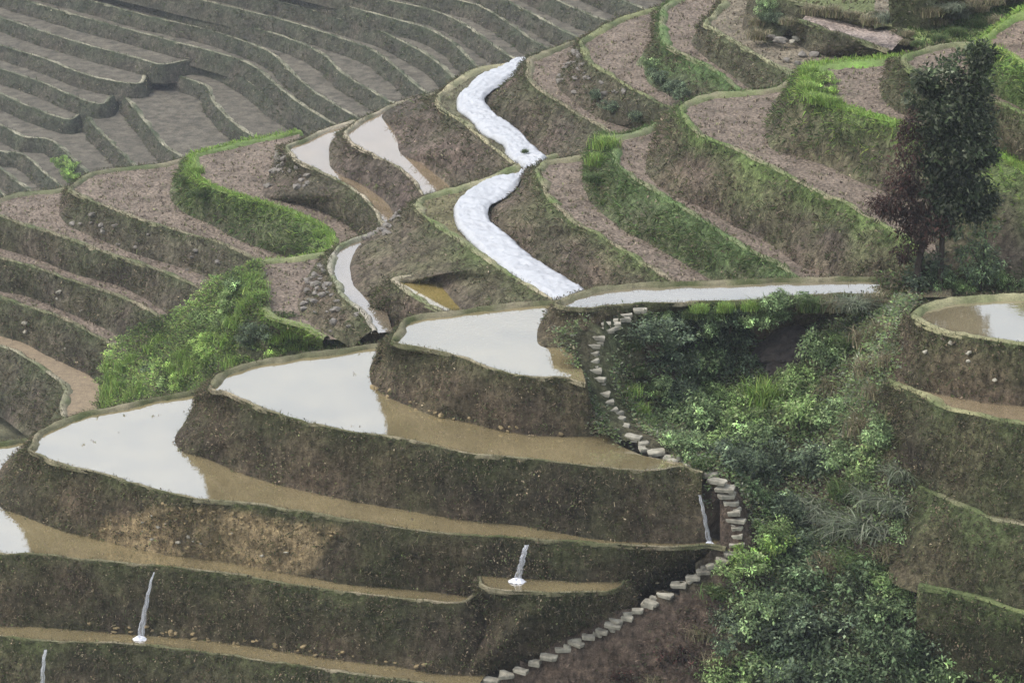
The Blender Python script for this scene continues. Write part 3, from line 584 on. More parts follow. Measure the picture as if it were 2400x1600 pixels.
# ---- stone steps: pixel of each tread and its level
STEPS = [(1500,724),(1465,745),(1432,756),(1424,770),(1405,788),(1390,806),(1386,823),(1389,843),(1395,864),(1399,883),(1404,898),(1412,918),(1420,938),(1432,957),(1447,975),(1461,995),(1484,1020),(1508,1036),(1540,1056),
         (1700,1141),(1702,1158),(1713,1174),(1720,1198),(1724,1215),(1726,1232),(1728,1252),(1727,1270),(1714,1293),(1696,1308),(1670,1322),(1648,1335),(1624,1349),(1592,1366),(1560,1390),(1525,1408),(1494,1427),(1470,1444),(1436,1461),(1411,1475),(1381,1488),(1351,1503),(1319,1517),(1286,1535),(1252,1551),(1220,1567),(1186,1579),(1152,1590),(1118,1602)]
_k = {0:-29.72, 4:-30.05, 9:-30.95, 14:-31.85, 18:-32.2, 19:-32.62, 26:-34.05, 27:-34.25, 32:-35.2, 47:-38.0}
STEPZ = np.interp(np.arange(len(STEPS)), list(_k), list(_k.values()))
GUL = [(u+12, v+4, z-.05) for (u, v), z in zip(STEPS, STEPZ)] + [(1600,1086,-32.32),(1650,1106,-32.45),
  (1520,775,-30.95),(1600,790,-31.4),(1740,800,-31.4),(1830,830,-31.6),(1600,900,-32.2),(1500,930,-32.05),(1700,1000,-32.8),(1800,900,-32.1),(1900,850,-31.5),(1990,770,-30.4),(2080,722,-30.0),(2060,800,-29.9),(2085,900,-30.2),(1560,1000,-32.5),(1800,1000,-32.7),
  (2000,900,-31.3),(1950,1000,-32.2),(2050,1060,-31.9),(1800,1150,-33.75),(2000,1150,-33.0),(2140,1150,-32.3),(1800,1300,-34.7),(2000,1280,-33.9),(2120,1370,-34.3),(1720,1400,-35.25),(1900,1450,-35.7),(2100,1450,-35.2),(2250,1480,-35.6),(2399,1500,-35.4),
  (1600,1550,-36.85),(1800,1600,-37.2),(2100,1600,-36.6),(2399,1620,-36.8),(1400,1600,-37.75),(1230,1660,-38.6),(1100,1680,-38.9),(1600,1720,-38.4),(2100,1720,-38.),(1640,1450,-36.0),(1500,1520,-36.75),(1350,1590,-37.6),(2500,1640,-37),(1250,1620,-38.2)]
SG = Slope(GUL)
VG = slope_mesh('gully_slope', SG, [(1290,790),(1330,760),(1420,735),(1520,720),(1700,712),(1850,700),(2000,690),(2150,700),(2160,760),(2150,900),(2170,1000),(2250,1300),(2560,1380),(2560,1760),(1050,1760),(1040,1620),(1100,1580),(1200,1555),(1400,1450),(1560,1365),(1640,1310),(1672,1260),(1665,1130),(1590,1082),(1480,1045),(1400,1010),(1380,950),(1340,840)], .22, (.095,.070,.052), (.075,.088,.042), 3)
# ---- bushy green bank on the nose of the middle spur
SBK = Slope([(565,632,-36.25),(585,625,-36.1),(545,690,-36.75),(612,728,-36.1),(490,680,-37.6),(640,745,-36.15),(560,740,-37.1),(400,760,-39.7),(480,790,-38.7),(270,830,-42.4),(232,880,-43.6),(350,850,-41.4),(240,940,-44.6),
  (300,920,-42.9),(400,900,-40.8),(500,880,-39.1),(620,860,-37.9),(700,800,-36.95),(780,760,-36.25),(820,790,-36.6),(840,850,-37.6),(700,900,-38.4),(600,950,-39.2),(400,980,-41.8),(300,1000,-43.6)])
VB = slope_mesh('bushy_slope', SBK, [(600,615),(545,640),(480,660),(470,700),(390,740),(260,800),(225,880),(215,970),(300,1000),(620,920),(880,860),(870,760),(800,720),(740,730),(640,735),(615,700)], .25, (.13,.18,.065), (.14,.115,.08), 13)

# ---- shoulder of ground round the foot of the tree
SSH = Slope([(2080,690,-29.8),(2120,655,-29.72),(2170,672,-29.75),(2250,690,-29.95),(2400,682,-30.0),(2140,722,-30.08),(2100,740,-30.3),(2230,640,-29.62),(2400,650,-29.82),(2200,700,-30.03),(2480,675,-30.02),(2060,715,-30.1)])
VS = slope_mesh('shoulder_slope', SSH, [(2060,640),(2520,630),(2520,702),(2260,704),(2150,724),(2120,750),(2060,725)], .2, (.16,.14,.08), (.09,.12,.045), 23, .06)
# ================================================================== GROUND UNDER EVERYTHING
PT = np.vstack(ALLPTS); PT = PT[rng.permutation(len(PT))[:5000]]
gx = np.arange(-170, 171, 3.); gy = np.arange(30, 421, 3.); X, Y = np.meshgrid(gx, gy); xy = np.c_[X.ravel(), Y.ravel()]
zz = []
for c in np.array_split(xy, 40):
    d2 = ((c[:, None]-PT[None, :, :2])**2).sum(2)+2.0; wg = d2**-1.7; zi = (wg*PT[None, :, 2]).sum(1)/wg.sum(1)
    near_ = np.where(d2 < 4.6**2, PT[None, :, 2], 1e9).min(1); zz.append(np.minimum(zi, near_)-.9-np.clip((np.sqrt(d2.min(1))-2.2)*.95, 0, 24))
Z = np.concatenate(zz)
for line, dmin, dmax in (([(-400,1090),(0,1036),(150,982),(510,882),(900,802),(960,747),(1290,704),(1400,682),(2100,652),(2600,650)], 0, 112), ([(-400,520),(0,468),(190,402),(460,357),(820,277),(1020,202),(1230,142),(1560,5),(1700,-60)], 20, 215)):
    la = np.array(line, float); u = 1200+F*xy[:, 0]/(xy[:, 1]*CP-Z*SP); vc = np.interp(u, la[:, 0], la[:, 1]); b_ = -(vc-800)/F
    zl = xy[:, 1]*(-SP+b_*CP)/(CP+b_*SP)                       # sight line over the crest
    far_ = (xy[:, 1] > (84 if dmin == 0 else 118)) & (xy[:, 1] < dmax) & (u < (2120 if dmin == 0 else 1650)) & (u > -500)
    Z = np.where(far_, np.minimum(Z, zl-.8), Z)
V = np.c_[xy, Z]; V[:, 2] += fnoise(V, .12, 5)*.3
g = np.clip(.5+fnoise(V, .06, 9)*1.3, 0, 1)[:, None]
o = link_mesh('hillside', V, grid_faces(len(gy), len(gx)), M_GROUND, None, (0, 0, 0), np.array((.15,.12,.09))*g+np.array((.085,.10,.05))*(1-g)); o['kind'] = 'structure'

# ---- the hazy mountain across the valley (above the frame; the higher ponds mirror it)
gx = np.arange(-420, 421, 14.); gy = np.arange(424, 860, 12.); X, Y = np.meshgrid(gx, gy); t_ = np.clip((Y-424)/(690-424), 0, 1); t2 = np.clip((Y-690)/170, 0, 1)
P3 = np.stack([X, Y, 0*X], 2); top = 176 + 26*fnoise(P3*np.array([1, 0, 1]), .012, 5)
Zm = -62 + (top+62)*(t_**.9)*(1-.55*t2) + fnoise(P3, .02, 15)*14*np.clip(t_*4, 0, 1); V = np.stack([X, Y, Zm], 2).reshape(-1, 3)
g = np.clip(.5+fnoise(V, .015, 9)*1.3, 0, 1)[:, None]
o = link_mesh('mountain', V, grid_faces(len(gy), len(gx)), M_GROUND, None, (0, 0, 0), np.array((.66,.68,.72))*g+np.array((.52,.55,.58))*(1-g)); o['kind'] = 'structure'  # pale limestone with distance mist painted into the colour

# ================================================================== STONES
def rock_mesh(seed, sub=1, sq=(1, 1, .7)):
    import bmesh
    bm = bmesh.new(); bmesh.ops.create_icosphere(bm, subdivisions=sub, radius=1.0); r = random.Random(seed)
    for v in bm.verts:
        f = 1 + (r.random()-.5)*.5; v.co = Vector((v.co.x*sq[0], v.co.y*sq[1], v.co.z*sq[2]))*f
    me = bpy.data.meshes.new('rock_shape'); bm.to_mesh(me); bm.free(); return me
ROCKS = [rock_mesh(i) for i in range(6)]; BIGROCKS = [rock_mesh(20+i, 2) for i in range(5)]
for m_ in ROCKS+BIGROCKS: m_.materials.append(M_ROCK)
PALE = [m_.copy() for m_ in ROCKS]; OCHRE = [m_.copy() for m_ in ROCKS]
M_OCHRE = mat_plain('ochre_stone', (.25, .19, .10), .9, 6., .5)
for m_ in PALE: m_.materials[0] = M_STONE
for m_ in OCHRE: m_.materials[0] = M_OCHRE
def put(me, name, loc, s, parent=None):
    o = bpy.data.objects.new(name, me); COL.objects.link(o)
    if parent is not None: o.parent = parent
    o.location = loc; o.scale = (s*random.uniform(.8, 1.4), s*random.uniform(.8, 1.2), s*random.uniform(.7, 1.1))
    o.rotation_euler = (random.uniform(-.4, .4), random.uniform(-.4, .4), random.uniform(0, 6.3)); return o
# stones bedded in the bank of the widest paddy (the bare ochre stretch) and along the bank toes
def bank_of(key): return [c for c in TR[key]['root'].children if c.name.startswith('bank')][0]
def bed(key, u0, u1, n, size, meshes, t0=.05, t1=.95):
    T_ = TR[key]; bk = bank_of(key); px = proj(T_['R'])[:, 0]
    idx = [i for i in range(T_['nf'], len(px)) if u0 < px[i] < u1]
    for _ in range(n):
        i = random.choice(idx); t = random.uniform(t0, t1); p = T_['R'][i]*(1-t)+T_['B'][i]*t - T_['inn'][i]*(.02+.09*math.sin(t*3.1))
        put(random.choice(meshes), 'stone', Vector(p)-Vector(T_['org']), size*random.uniform(.6, 1.5), bk)
bed('A1', 420, 830, 130, .052, OCHRE, .15, .98)
bed('A1', 440, 800, 14, .05, PALE, .3, .98)
bed('A0', 150, 1000, 40, .065, OCHRE, .86, 1.0)
bed('A3', 1040, 1330, 16, .08, OCHRE, .85, 1.0)
bed('B2', 760, 860, 40, .12, ROCKS, .05, 1.); bed('B4', 950, 1010, 30, .11, ROCKS, .5, 1.)
bed('Cb', 668, 800, 34, .14, ROCKS, .2, 1.); bed('C1', 250, 560, 16, .12, ROCKS, .3, 1.); bed('Cf', 1360, 1480, 26, .13, ROCKS, .1, .9)
bed('E1', 2140, 2400, 9, .07, PALE, .1, .6); bed('C4', 20, 200, 3, .12, PALE, .3, .9); bed('C3', 100, 260, 3, .12, PALE, .3, .9)
# loose rocks
def rock(u, v, z, s, mesh, label, group=None, mat=None):
    p = un(u, v, z); o = put(mesh, 'rock', p, s); tag(o, label, 'rock', group)
    return o
for u, v, s in [(1872,64,.16),(1862,75,.17),(1880,50,.15),(1866,90,.15),(1890,44,.14),(1857,98,.14),(1884,68,.15)]:
    rock(u, v, -29.35, s, random.choice(PALE), 'pale angular stone in the pile beside the pale pink plot', 'pale stones at the top plot')
for u, v, s in [(1815,70,.3),(1802,88,.25),(1830,95,.22),(1790,60,.28),(1822,45,.25)]:
    rock(u, v, -29.3, s, random.choice(BIGROCKS), 'grey boulder among scrub on the rear spur top', 'grey boulders at the top plot')
for u, v, s in [(1908,127,.2),(1880,128,.18),(1845,140,.15),(1870,150,.16)]:
    rock(u, v, -29.5, s, random.choice(ROCKS), 'small loose stone on the straw-strewn top plot', 'loose stones on the top plot')
DR = [rock_mesh(77, 4, (1, 1, .75))]
for v_ in DR[0].vertices:
    c_ = np.array(v_.co); q_ = c_/np.linalg.norm(c_); v_.co = Vector(q_*np.array([1, 1, .75])*(1+.6*fnoise(q_[None], 1.5, 4)[0]+.22*fnoise(q_[None], 4.0, 8)[0]))
DR[0].materials.append(M_DARKROCK)
p = SG.hit(1862, 850); o = put(DR[0], 'boulder', p+np.array([0, .3, .25]), 1.0); o.scale = (1.15, .8, .62); o.rotation_euler = (.25, -.35, .35)
tag(o, 'big dark maroon boulder sunk in the gully greenery', 'boulder')

# ---- the steps
def slab(seed):
    r = random.Random(seed); n = 8; top = []
    for i in range(n):
        a = i/n*2*math.pi + .3; rx = .30*(1+(r.random()-.5)*.35); ry = .19*(1+(r.random()-.5)*.5)
        sx = math.copysign(abs(math.cos(a))**.45, math.cos(a)); sy = math.copysign(abs(math.sin(a))**.45, math.sin(a)); top.append((sx*rx, sy*ry))
    V = [(x*.95, y*.93, .0+r.uniform(-.015, .015)) for x, y in top] + [(x, y, -.025) for x, y in top] + [(x*.93, y*.9, -.11) for x, y in top]
    Fc = [tuple(range(n))]
    for k in (0, n):
        for i in range(n): Fc.append((k+i, k+n+i, k+n+(i+1) % n, k+(i+1) % n))
    me = bpy.data.meshes.new('slab'); me.from_pydata(V, [], Fc); me.update(); me.materials.append(M_STONE); return me
SLABS = [slab(i) for i in range(7)]
sorg = un(1700, 1141, -32.6)
st = thing('stone_stairway', 'winding flight of pale stone steps beside the flooded paddies', 'steps', sorg)
for i, ((u, v), z) in enumerate(zip(STEPS, STEPZ)):
    o = bpy.data.objects.new('step', SLABS[i % 7]); COL.objects.link(o); o.parent = st
    o.location = Vector(un(u, v, z)) - Vector(sorg); s = random.uniform(.8, 1.08) if i > 18 else random.uniform(.85, 1.1)
    s *= random.uniform(.6, .9); o.scale = (s, s*random.uniform(.7, 1.15), 1); o.rotation_euler = (random.uniform(-.1, .1), random.uniform(-.12, .12), random.uniform(-.4, .4) - (.25 if i > 27 else 0))
for i in list(range(0, 18))+list(range(19, len(STEPS)-1)):
    if random.random() < .8:
        f_ = random.uniform(.3, .7); (u0, v0), (u1, v1) = STEPS[i], STEPS[i+1]; q_ = random.choice((-1, 1))*random.uniform(4, 16)
        o = bpy.data.objects.new('step', SLABS[(i*5+2) % 7]); COL.objects.link(o); o.parent = st
        o.location = Vector(un(u0*(1-f_)+u1*f_+q_, v0*(1-f_)+v1*f_, STEPZ[i]*(1-f_)+STEPZ[i+1]*f_-.03)) - Vector(sorg); k_ = random.uniform(.35, .7)
        o.scale = (k_, k_*random.uniform(.8, 1.3), 1); o.rotation_euler = (random.uniform(-.15, .15), random.uniform(-.15, .15), random.uniform(-.8, .8))
for i, (u, v) in enumerate([(1575,1072),(1605,1084),(1632,1094),(1660,1106),(1682,1124)]):        # flat slabs at the end of the second paddy
    o = bpy.data.objects.new('step', SLABS[(i*3) % 7]); COL.objects.link(o); o.parent = st
    o.location = Vector(un(u, v, -32.24-.05*i)) - Vector(sorg); o.scale = (.85, .8, 1); o.rotation_euler = (0, 0, -.5+random.uniform(-.2, .2))

# ================================================================== PLASTIC SHEETS
def sheet(label, L, Rr, z, h=.07, ext=.0):
    Lp = resample(catmull(uns(L, z-.05)), 170); Rp = resample(catmull(uns(Rr, z+.10)), 170); m = 26
    t = np.linspace(0, 1, m)[None, :, None]; P_ = Lp[:, None]*(1-t)+Rp[:, None]*t
    prof = (np.sin(np.clip(t[..., 0]*1.02, 0, 1)*math.pi)**.55)*h + np.clip(1-t[..., 0]*14, 0, 1)*-.06
    prof = np.broadcast_to(prof, (170, m)).copy(); s = arclen(Lp)[:, None]; q = np.stack([np.broadcast_to(s*2.4, (170, m)), np.broadcast_to(t[..., 0]*1.6, (170, m)), 0*prof+z], 2)
    q2 = np.stack([np.broadcast_to(s*.9, (170, m)), np.broadcast_to(t[..., 0]*3., (170, m)), 0*prof+z], 2)
    wr = (1-np.abs(fnoise(q, .75, 91, 3))*2)*.07 + fnoise(q2, 1., 95, 2)*.02 + (1-np.abs(fnoise(q, 2.6, 99, 2))*2)*.07 + (1-np.abs(fnoise(q, 5.5, 93, 2))*2)*.03
    P_[..., 2] += prof + wr*np.clip(np.sin(t[..., 0]*math.pi)*3, .25, 1)
    ew = fnoise(np.c_[s[:, 0], 0*s[:, 0], 0*s[:, 0]+z], 1.7, 77)*.07; dl = (Rp-Lp); dl /= np.linalg.norm(dl, axis=1)[:, None]
    P_ += (dl*ew[:, None])[:, None]*(1-2*t)
    org = P_.reshape(-1, 3).mean(0); o = link_mesh('plastic_sheet', P_.reshape(-1, 3), grid_faces(170, m), M_PLASTIC, None, org); tag(o, label, 'plastic sheet')
    md = o.modifiers.new('thick', 'SOLIDIFY'); md.thickness = .012; return o
sheet('crumpled white plastic sheet on the lower seedbed', [(1250,384),(1213,410),(1144,424),(1110,441),(1076,468),(1063,492),(1069,527),(1080,542),(1110,575),(1144,606),(1213,657),(1284,700),(1330,735)],
      [(1256,392),(1232,405),(1212,438),(1189,461),(1151,482),(1144,499),(1151,523),(1175,541),(1199,561),(1248,606),(1282,626),(1317,647),(1365,676),(1420,715)], ZB[4])
sheet('crumpled white plastic sheet on the upper seedbed', [(1212,141),(1162,165),(1117,183),(1093,207),(1072,227),(1072,255),(1090,272),(1110,289),(1127,310),(1175,337),(1189,365),(1214,392)],
      [(1236,146),(1206,179),(1172,203),(1144,224),(1137,241),(1165,272),(1206,300),(1230,324),(1258,351),(1290,376)], ZC['d'])

sheet('small white plastic flap folded over the bund between the two sheets', [(1204,374),(1218,386),(1234,398)], [(1284,370),(1272,382),(1254,398)], ZB[4]+.06, .05)

# ================================================================== WATERFALLS
def mat_fall():
    m, n, out = new_mat('thin_falling_water')
    tc = n.nodes.new('ShaderNodeUVMap'); mp = N(n, 'ShaderNodeMapping'); mp.inputs['Scale'].default_value = (9, 1.6, 1); n.links.new(tc.outputs[0], mp.inputs[0])
    nz = N(n, 'ShaderNodeTexNoise', Scale=1.6, Detail=6, Roughness=.7); n.links.new(mp.outputs[0], nz.inputs['Vector'])
    r = ramp(n, nz.outputs['Fac'], [(.40, .02), (.64, .75)]); b = N(n, 'ShaderNodeBsdfPrincipled', Roughness=.25); b.inputs['Base Color'].default_value = (.86, .87, .92, 1)
    tr = n.nodes.new('ShaderNodeBsdfTransparent'); mx = n.nodes.new('ShaderNodeMixShader'); n.links.new(r.outputs[0], mx.inputs[0]); n.links.new(tr.outputs[0], mx.inputs[1]); n.links.new(b.outputs[0], mx.inputs[2])
    n.links.new(mx.outputs[0], out.inputs[0]); return m
M_FALL = mat_fall()
def fall(label, top, zt, bot, zb, w0, w1, foam=.3, out=.12):
    a = un(*top, zt); b = un(*bot, zb); f = b-a; f[2] = 0
    root = thing('waterfall', label, 'waterfall', b); n, m = 26, 9; V = []; UV = []
    for i in range(n):
        t = i/(n-1); c = a*(1-t)+b*t; c[1] -= out*math.sin(t*math.pi)*.9+out*.8; c[2] = zt-.10 - (zt-.10-zb)*(t**1.25)
        w_ = (w0*(1-t)+w1*t)*(1+.12*math.sin(i*2.3)); sx = .012*math.sin(i*1.1)
        for j in range(m):
            s = j/(m-1)-.5; V.append((c[0]+s*w_+sx, c[1]-.5*w_*(.25-s*s)+random.uniform(-.012, .012), c[2])); UV.append((s, t*2))
    Fq = grid_faces(n, m); o = link_mesh('stream', np.array(V), Fq, M_FALL, root, b)
    uv = o.data.uv_layers.new(name='UVMap'); li = np.zeros(len(o.data.loops), np.int32); o.data.loops.foreach_get('vertex_index', li)
    uv.data.foreach_set('uv', np.array(UV)[li].astype(np.float32).ravel())
    if foam > 0:
        k = 22; V = [(0, -.02, .05)]
        for ring, (rr, hh) in enumerate([(.35, .06), (.7, .03), (1., -.02)]):
            for i in range(k):
                a_ = i/k*2*math.pi; q = rr*foam*(1+.35*random.random()); V.append((math.cos(a_)*q*1.25, math.sin(a_)*q-.05, hh*random.uniform(.4, 1.5)))
        Fc = [(0, 1+i, 1+(i+1) % k) for i in range(k)]
        for r_ in range(2): Fc += [(1+r_*k+i, 1+(r_+1)*k+i, 1+(r_+1)*k+(i+1) % k, 1+r_*k+(i+1) % k) for i in range(k)]
        me = bpy.data.meshes.new('foam'); me.from_pydata(V, [], Fc); me.update(); me.materials.append(M_FOAM); fo = bpy.data.objects.new('foam', me); COL.objects.link(fo); fo.parent = root; fo.location = (0, -out*.8, .02)
    return root
fall('short white waterfall dropping into the half-round basin', (1234,1264), ZA1, (1212,1356), ZPO-.08, .12, .20, .16, .16)
fall('long thin waterfall widening down to the lowest paddy', (362,1328), ZA0, (330,1490), ZAM-.08, .04, .20, .13, .16)
fall('crooked trickle of white water beside the upper steps bend', (1638,1148), ZA2-.4, (1662,1270), ZA1-.08, .07, .14, .09, .12)
fall('faint double trickle on the lowest bank', (108,1508), ZAM, (100,1660), ZAM-1.9, .08, .16, 0, .2)

# ================================================================== FOLIAGE
def cloud(ells, n, L, pal, clump=.22, nclump=None, wl=.5, jit=.3, shell=.55, droop=.2):
    """leaves gathered in clumps spread through ellipsoids [(c, r)]"""
    ells = [(np.asarray(c, float), np.asarray(r, float)*np.ones(3)) for c, r in ells]; vol = np.array([np.prod(r) for _, r in ells])**.67; vol /= vol.sum()
    Ps, Ds, Ns, Cs = [], [], [], []
    for (c, r), f in zip(ells, vol):
        k = max(6, int((nclump or n/26)*f)); per = max(4, int(n*f/k))
        q = rng.normal(size=(k, 3)); q /= np.linalg.norm(q, axis=1)[:, None]; q *= (shell+(1.05-shell)*rng.random((k, 1)))
        cc = c+q*r; tint = np.exp(rng.normal(0, jit, (k, 1)))
        p = np.repeat(cc, per, 0) + rng.normal(0, 1, (k*per, 3))*clump*r.mean()*np.array([1, 1, .75])
        out = (p-c)/r; out /= np.linalg.norm(out, axis=1)[:, None]+1e-9
        Ps.append(p); Ds.append(out*.6+rng.normal(0, .6, p.shape)+np.array([0, 0, -droop])); Ns.append(np.array([0, 0, 1.3])+out*.5+rng.normal(0, .45, p.shape))
        Cs.append(pick_cols(pal, len(p), .16)*np.repeat(tint, per, 0))
    P_ = np.vstack(Ps); L_ = L*rng.uniform(.6, 1.35, len(P_))
    return leaf_mesh(P_, np.vstack(Ns), np.vstack(Ds), L_, L_*wl, np.vstack(Cs))
def arcs(n, L, W, pal, spread=.5, base=.25, droop=.7, seg=4, upr=1.0):
    """arching blades springing from one foot"""
    az = rng.random(n)*2*math.pi; ln = L*rng.uniform(.6, 1.2, n); out = spread*rng.uniform(.2, 1.2, n); b0 = np.c_[rng.normal(0, base, (n, 2)), np.zeros(n)]
    h = np.c_[np.cos(az), np.sin(az), np.zeros(n)]; sd_ = np.c_[-np.sin(az), np.cos(az), np.zeros(n)]; V = []
    for k in range(seg+1):
        t = k/seg; p = b0 + h*(out*ln*t*(.5+.7*t))[:, None]; p[:, 2] += upr*ln*(t - droop*t*t*.75)
        w_ = W*(1-t**1.5)*.5+.002; V += [p-sd_*w_, p+sd_*w_]
    V = np.stack(V, 1); m = V.shape[1]; b = np.arange(n)*m
    Fq = np.vstack([np.stack([b+2*k, b+2*k+1, b+2*k+3, b+2*k+2], 1) for k in range(seg)])
    return V.reshape(-1, 3), Fq, np.repeat(pick_cols(pal, n, .3), m, 0)
def mesh_only(name, V, Fq, mat, col):
    o = link_mesh(name, V, Fq, mat, None, (0, 0, 0), col, False); me = o.data; bpy.data.objects.remove(o); return me
def tube(pts, rad, k=6):
    V, Fc = [], []; n = len(pts)
    for i, (p, r) in enumerate(zip(pts, rad)):
        p = Vector(p); d = (Vector(pts[min(i+1, n-1)])-Vector(pts[max(i-1, 0)])).normalized(); a = d.orthogonal().normalized(); b = d.cross(a)
        for j in range(k): t = j/k*2*math.pi; V.append(tuple(p+(a*math.cos(t)+b*math.sin(t))*r))
    for i in range(n-1):
        for j in range(k): Fc.append((i*k+j, i*k+(j+1) % k, (i+1)*k+(j+1) % k, (i+1)*k+j))
    return V, Fc
def tubes(lst, k=5):
    V, Fc = [], []
    for pts, rad in lst:
        v, f = tube(pts, rad, k); b = len(V); V += v; Fc += [tuple(i+b for i in q) for q in f]
    return V, Fc
def stems_mesh(n, h, r):
    L = []
    for i in range(n):
        a = random.uniform(0, 6.28); t = random.uniform(.15, .6); L.append(([(0, 0, -.25), (math.cos(a)*t*.35*h, math.sin(a)*t*.35*h, h*.4), (math.cos(a)*t*h, math.sin(a)*t*h, h*random.uniform(.7, 1.05))], [r, r*.7, r*.25]))
    V, Fc = tubes(L); me = bpy.data.meshes.new('stems'); me.from_pydata(V, [], Fc); me.update(); me.materials.append(M_BARK); return me
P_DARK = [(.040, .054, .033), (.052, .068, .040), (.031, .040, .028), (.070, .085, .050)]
P_MID = [(.072, .102, .047), (.088, .12, .053), (.058, .08, .04), (.115, .14, .07)]
P_LIGHT = [(.125, .18, .065), (.155, .21, .08), (.10, .145, .055), (.18, .21, .10)]
P_GREY = [(.12, .135, .095), (.16, .165, .12), (.09, .10, .07), (.075, .095, .05)]
P_GLOSS = [(.065, .095, .045), (.10, .14, .07), (.048, .068, .036), (.14, .175, .095)]
P_STRAW = [(.24, .20, .13), (.17, .145, .095), (.12, .105, .065), (.13, .14, .065)]
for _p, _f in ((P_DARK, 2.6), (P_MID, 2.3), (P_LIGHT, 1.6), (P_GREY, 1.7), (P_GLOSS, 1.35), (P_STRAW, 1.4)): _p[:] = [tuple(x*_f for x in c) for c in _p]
P_VIVID = [(.215, .33, .09), (.27, .375, .105), (.17, .265, .075), (.31, .365, .12)]
KINDS = {}
def make_kind(key, nvar, f):

    L = []
    for i in range(nvar):
        V, Fq, C = f(); L.append((mesh_only('foliage', V, Fq, M_LEAF, C), stems_mesh(6, .8, .035)))
    KINDS[key] = L
def bush(pal, n=2600, L=.125, wl=.5, lobes=5, flat=.8, **kw):
    kw.setdefault('jit', .55)
    def f():
        e = [((rng.normal(0, .38), rng.normal(0, .38), .55+rng.normal(0, .2)), np.array([.55, .55, .5*flat])*rng.uniform(.7, 1.15)) for _ in range(lobes)]
        return cloud(e, n, L, pal, wl=wl, **kw)
    return f
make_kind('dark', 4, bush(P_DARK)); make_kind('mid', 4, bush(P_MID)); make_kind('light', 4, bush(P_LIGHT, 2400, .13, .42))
make_kind('gloss', 3, bush(P_GLOSS, 2600, .125, .45, clump=.24)); make_kind('bright', 3, bush(P_VIVID, 2400, .12, .5, flat=.6)); make_kind('red', 2, bush([(.09, .04, .035), (.07, .05, .04), (.06, .06, .04)], 1200, .15))
make_kind('droop', 3, lambda: arcs(420, 1.35, .05, P_GREY, .75, .28, .95)); make_kind('straw', 3, lambda: arcs(420, 1.1, .04, P_STRAW, .5, .3, .7))
make_kind('tall', 3, lambda: arcs(520, 1.2, .05, P_VIVID+PAL_BRIGHT, .45, .35, .55)); make_kind('green_tuft', 3, lambda: arcs(480, 1.1, .06, PAL_GREEN, .6, .32, .7))
NAMES = dict(dark='shrub', mid='shrub', light='shrub', gloss='shrub', bright='shrub', red='shrub', droop='grass_clump', straw='grass_clump', tall='grass_clump', green_tuft='grass_clump')
CATS = dict(shrub='shrub', grass_clump='grass')
_cnt = {}
def plant(kind, p, r, label, group, sink=.15):
    i = _cnt.get(kind, 0); _cnt[kind] = i+1; fol, stm = KINDS[kind][i % len(KINDS[kind])]; nm = NAMES[kind]
    root = thing(nm, label, CATS[nm], tuple(p-np.array([0, 0, sink*r])), group); root.rotation_euler = (0, 0, random.uniform(0, 6.28)); root.scale = (r*random.uniform(.9, 1.15), r*random.uniform(.9, 1.15), r*random.uniform(.85, 1.15))
    o = bpy.data.objects.new('foliage' if nm == 'shrub' else 'blades', fol); COL.objects.link(o); o.parent = root
    if nm == 'shrub': s = bpy.data.objects.new('stems', stm); COL.objects.link(s); s.parent = root
    return root
LAB = {'dark': 'dense dark green shrub', 'mid': 'leafy mid-green shrub', 'light': 'pale yellow-green leafy shrub', 'gloss': 'large-leaved grey-green shrub', 'bright': 'vivid green low bush', 'red': 'withered reddish shrub',
       'droop': 'clump of drooping grey-green grass', 'straw': 'clump of dry straw-coloured grass', 'tall': 'clump of tall vivid green grass', 'green_tuft': 'clump of arching green grass'}
def on_slope(S, lst, where, group):
    for u, v, rp, kind in lst:
        p = S.hit(u, v+rp*.45, 105 if S is SBK else 78); r = rp*np.linalg.norm(p)/F
        plant(kind, p, r*(1.22 if S is SG else 1.55), LAB[kind]+' '+where, group)
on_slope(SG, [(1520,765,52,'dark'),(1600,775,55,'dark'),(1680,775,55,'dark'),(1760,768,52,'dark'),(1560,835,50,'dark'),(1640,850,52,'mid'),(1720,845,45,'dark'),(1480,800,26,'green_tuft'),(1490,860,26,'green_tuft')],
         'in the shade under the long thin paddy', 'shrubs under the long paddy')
on_slope(SG, [(1640,862,36,'gloss'),(1670,915,42,'light'),(1800,915,52,'tall'),(1750,930,45,'light'),(1950,830,55,'mid'),(1990,785,40,'green_tuft'),(2040,850,48,'straw'),(1890,890,46,'light'),(1960,890,46,'straw'),(2030,780,46,'straw'),(2070,760,40,'straw'),(1920,780,36,'green_tuft'),(2090,830,44,'straw'),(2060,905,40,'straw')],
         'beside the dark boulder', 'plants round the boulder')
on_slope(SG, [(1470,910,26,'tall'),(1490,955,28,'tall'),(1515,985,30,'green_tuft'),(1520,930,36,'light'),(1600,970,44,'light'),(1680,1030,40,'light'),(1560,955,56,'mid'),(1540,900,48,'mid'),(1600,925,48,'dark'),(1640,990,60,'mid'),(1720,985,56,'light'),(1790,1005,56,'mid'),(1880,990,62,'light'),(1960,960,55,'mid'),(2030,985,54,'straw'),(2100,1000,46,'mid'),(1590,1040,40,'mid'),(1690,1065,52,'dark'),(1750,1080,56,'dark'),(1820,1085,62,'dark'),(1900,1075,62,'dark'),(1980,1050,56,'mid'),(2050,1075,56,'light'),(2120,1090,52,'droop'),(2090,1050,44,'straw'),(2110,950,40,'straw'),(1640,1075,34,'green_tuft')],
         'in the gully level with the upper steps', 'shrubs in the upper gully')
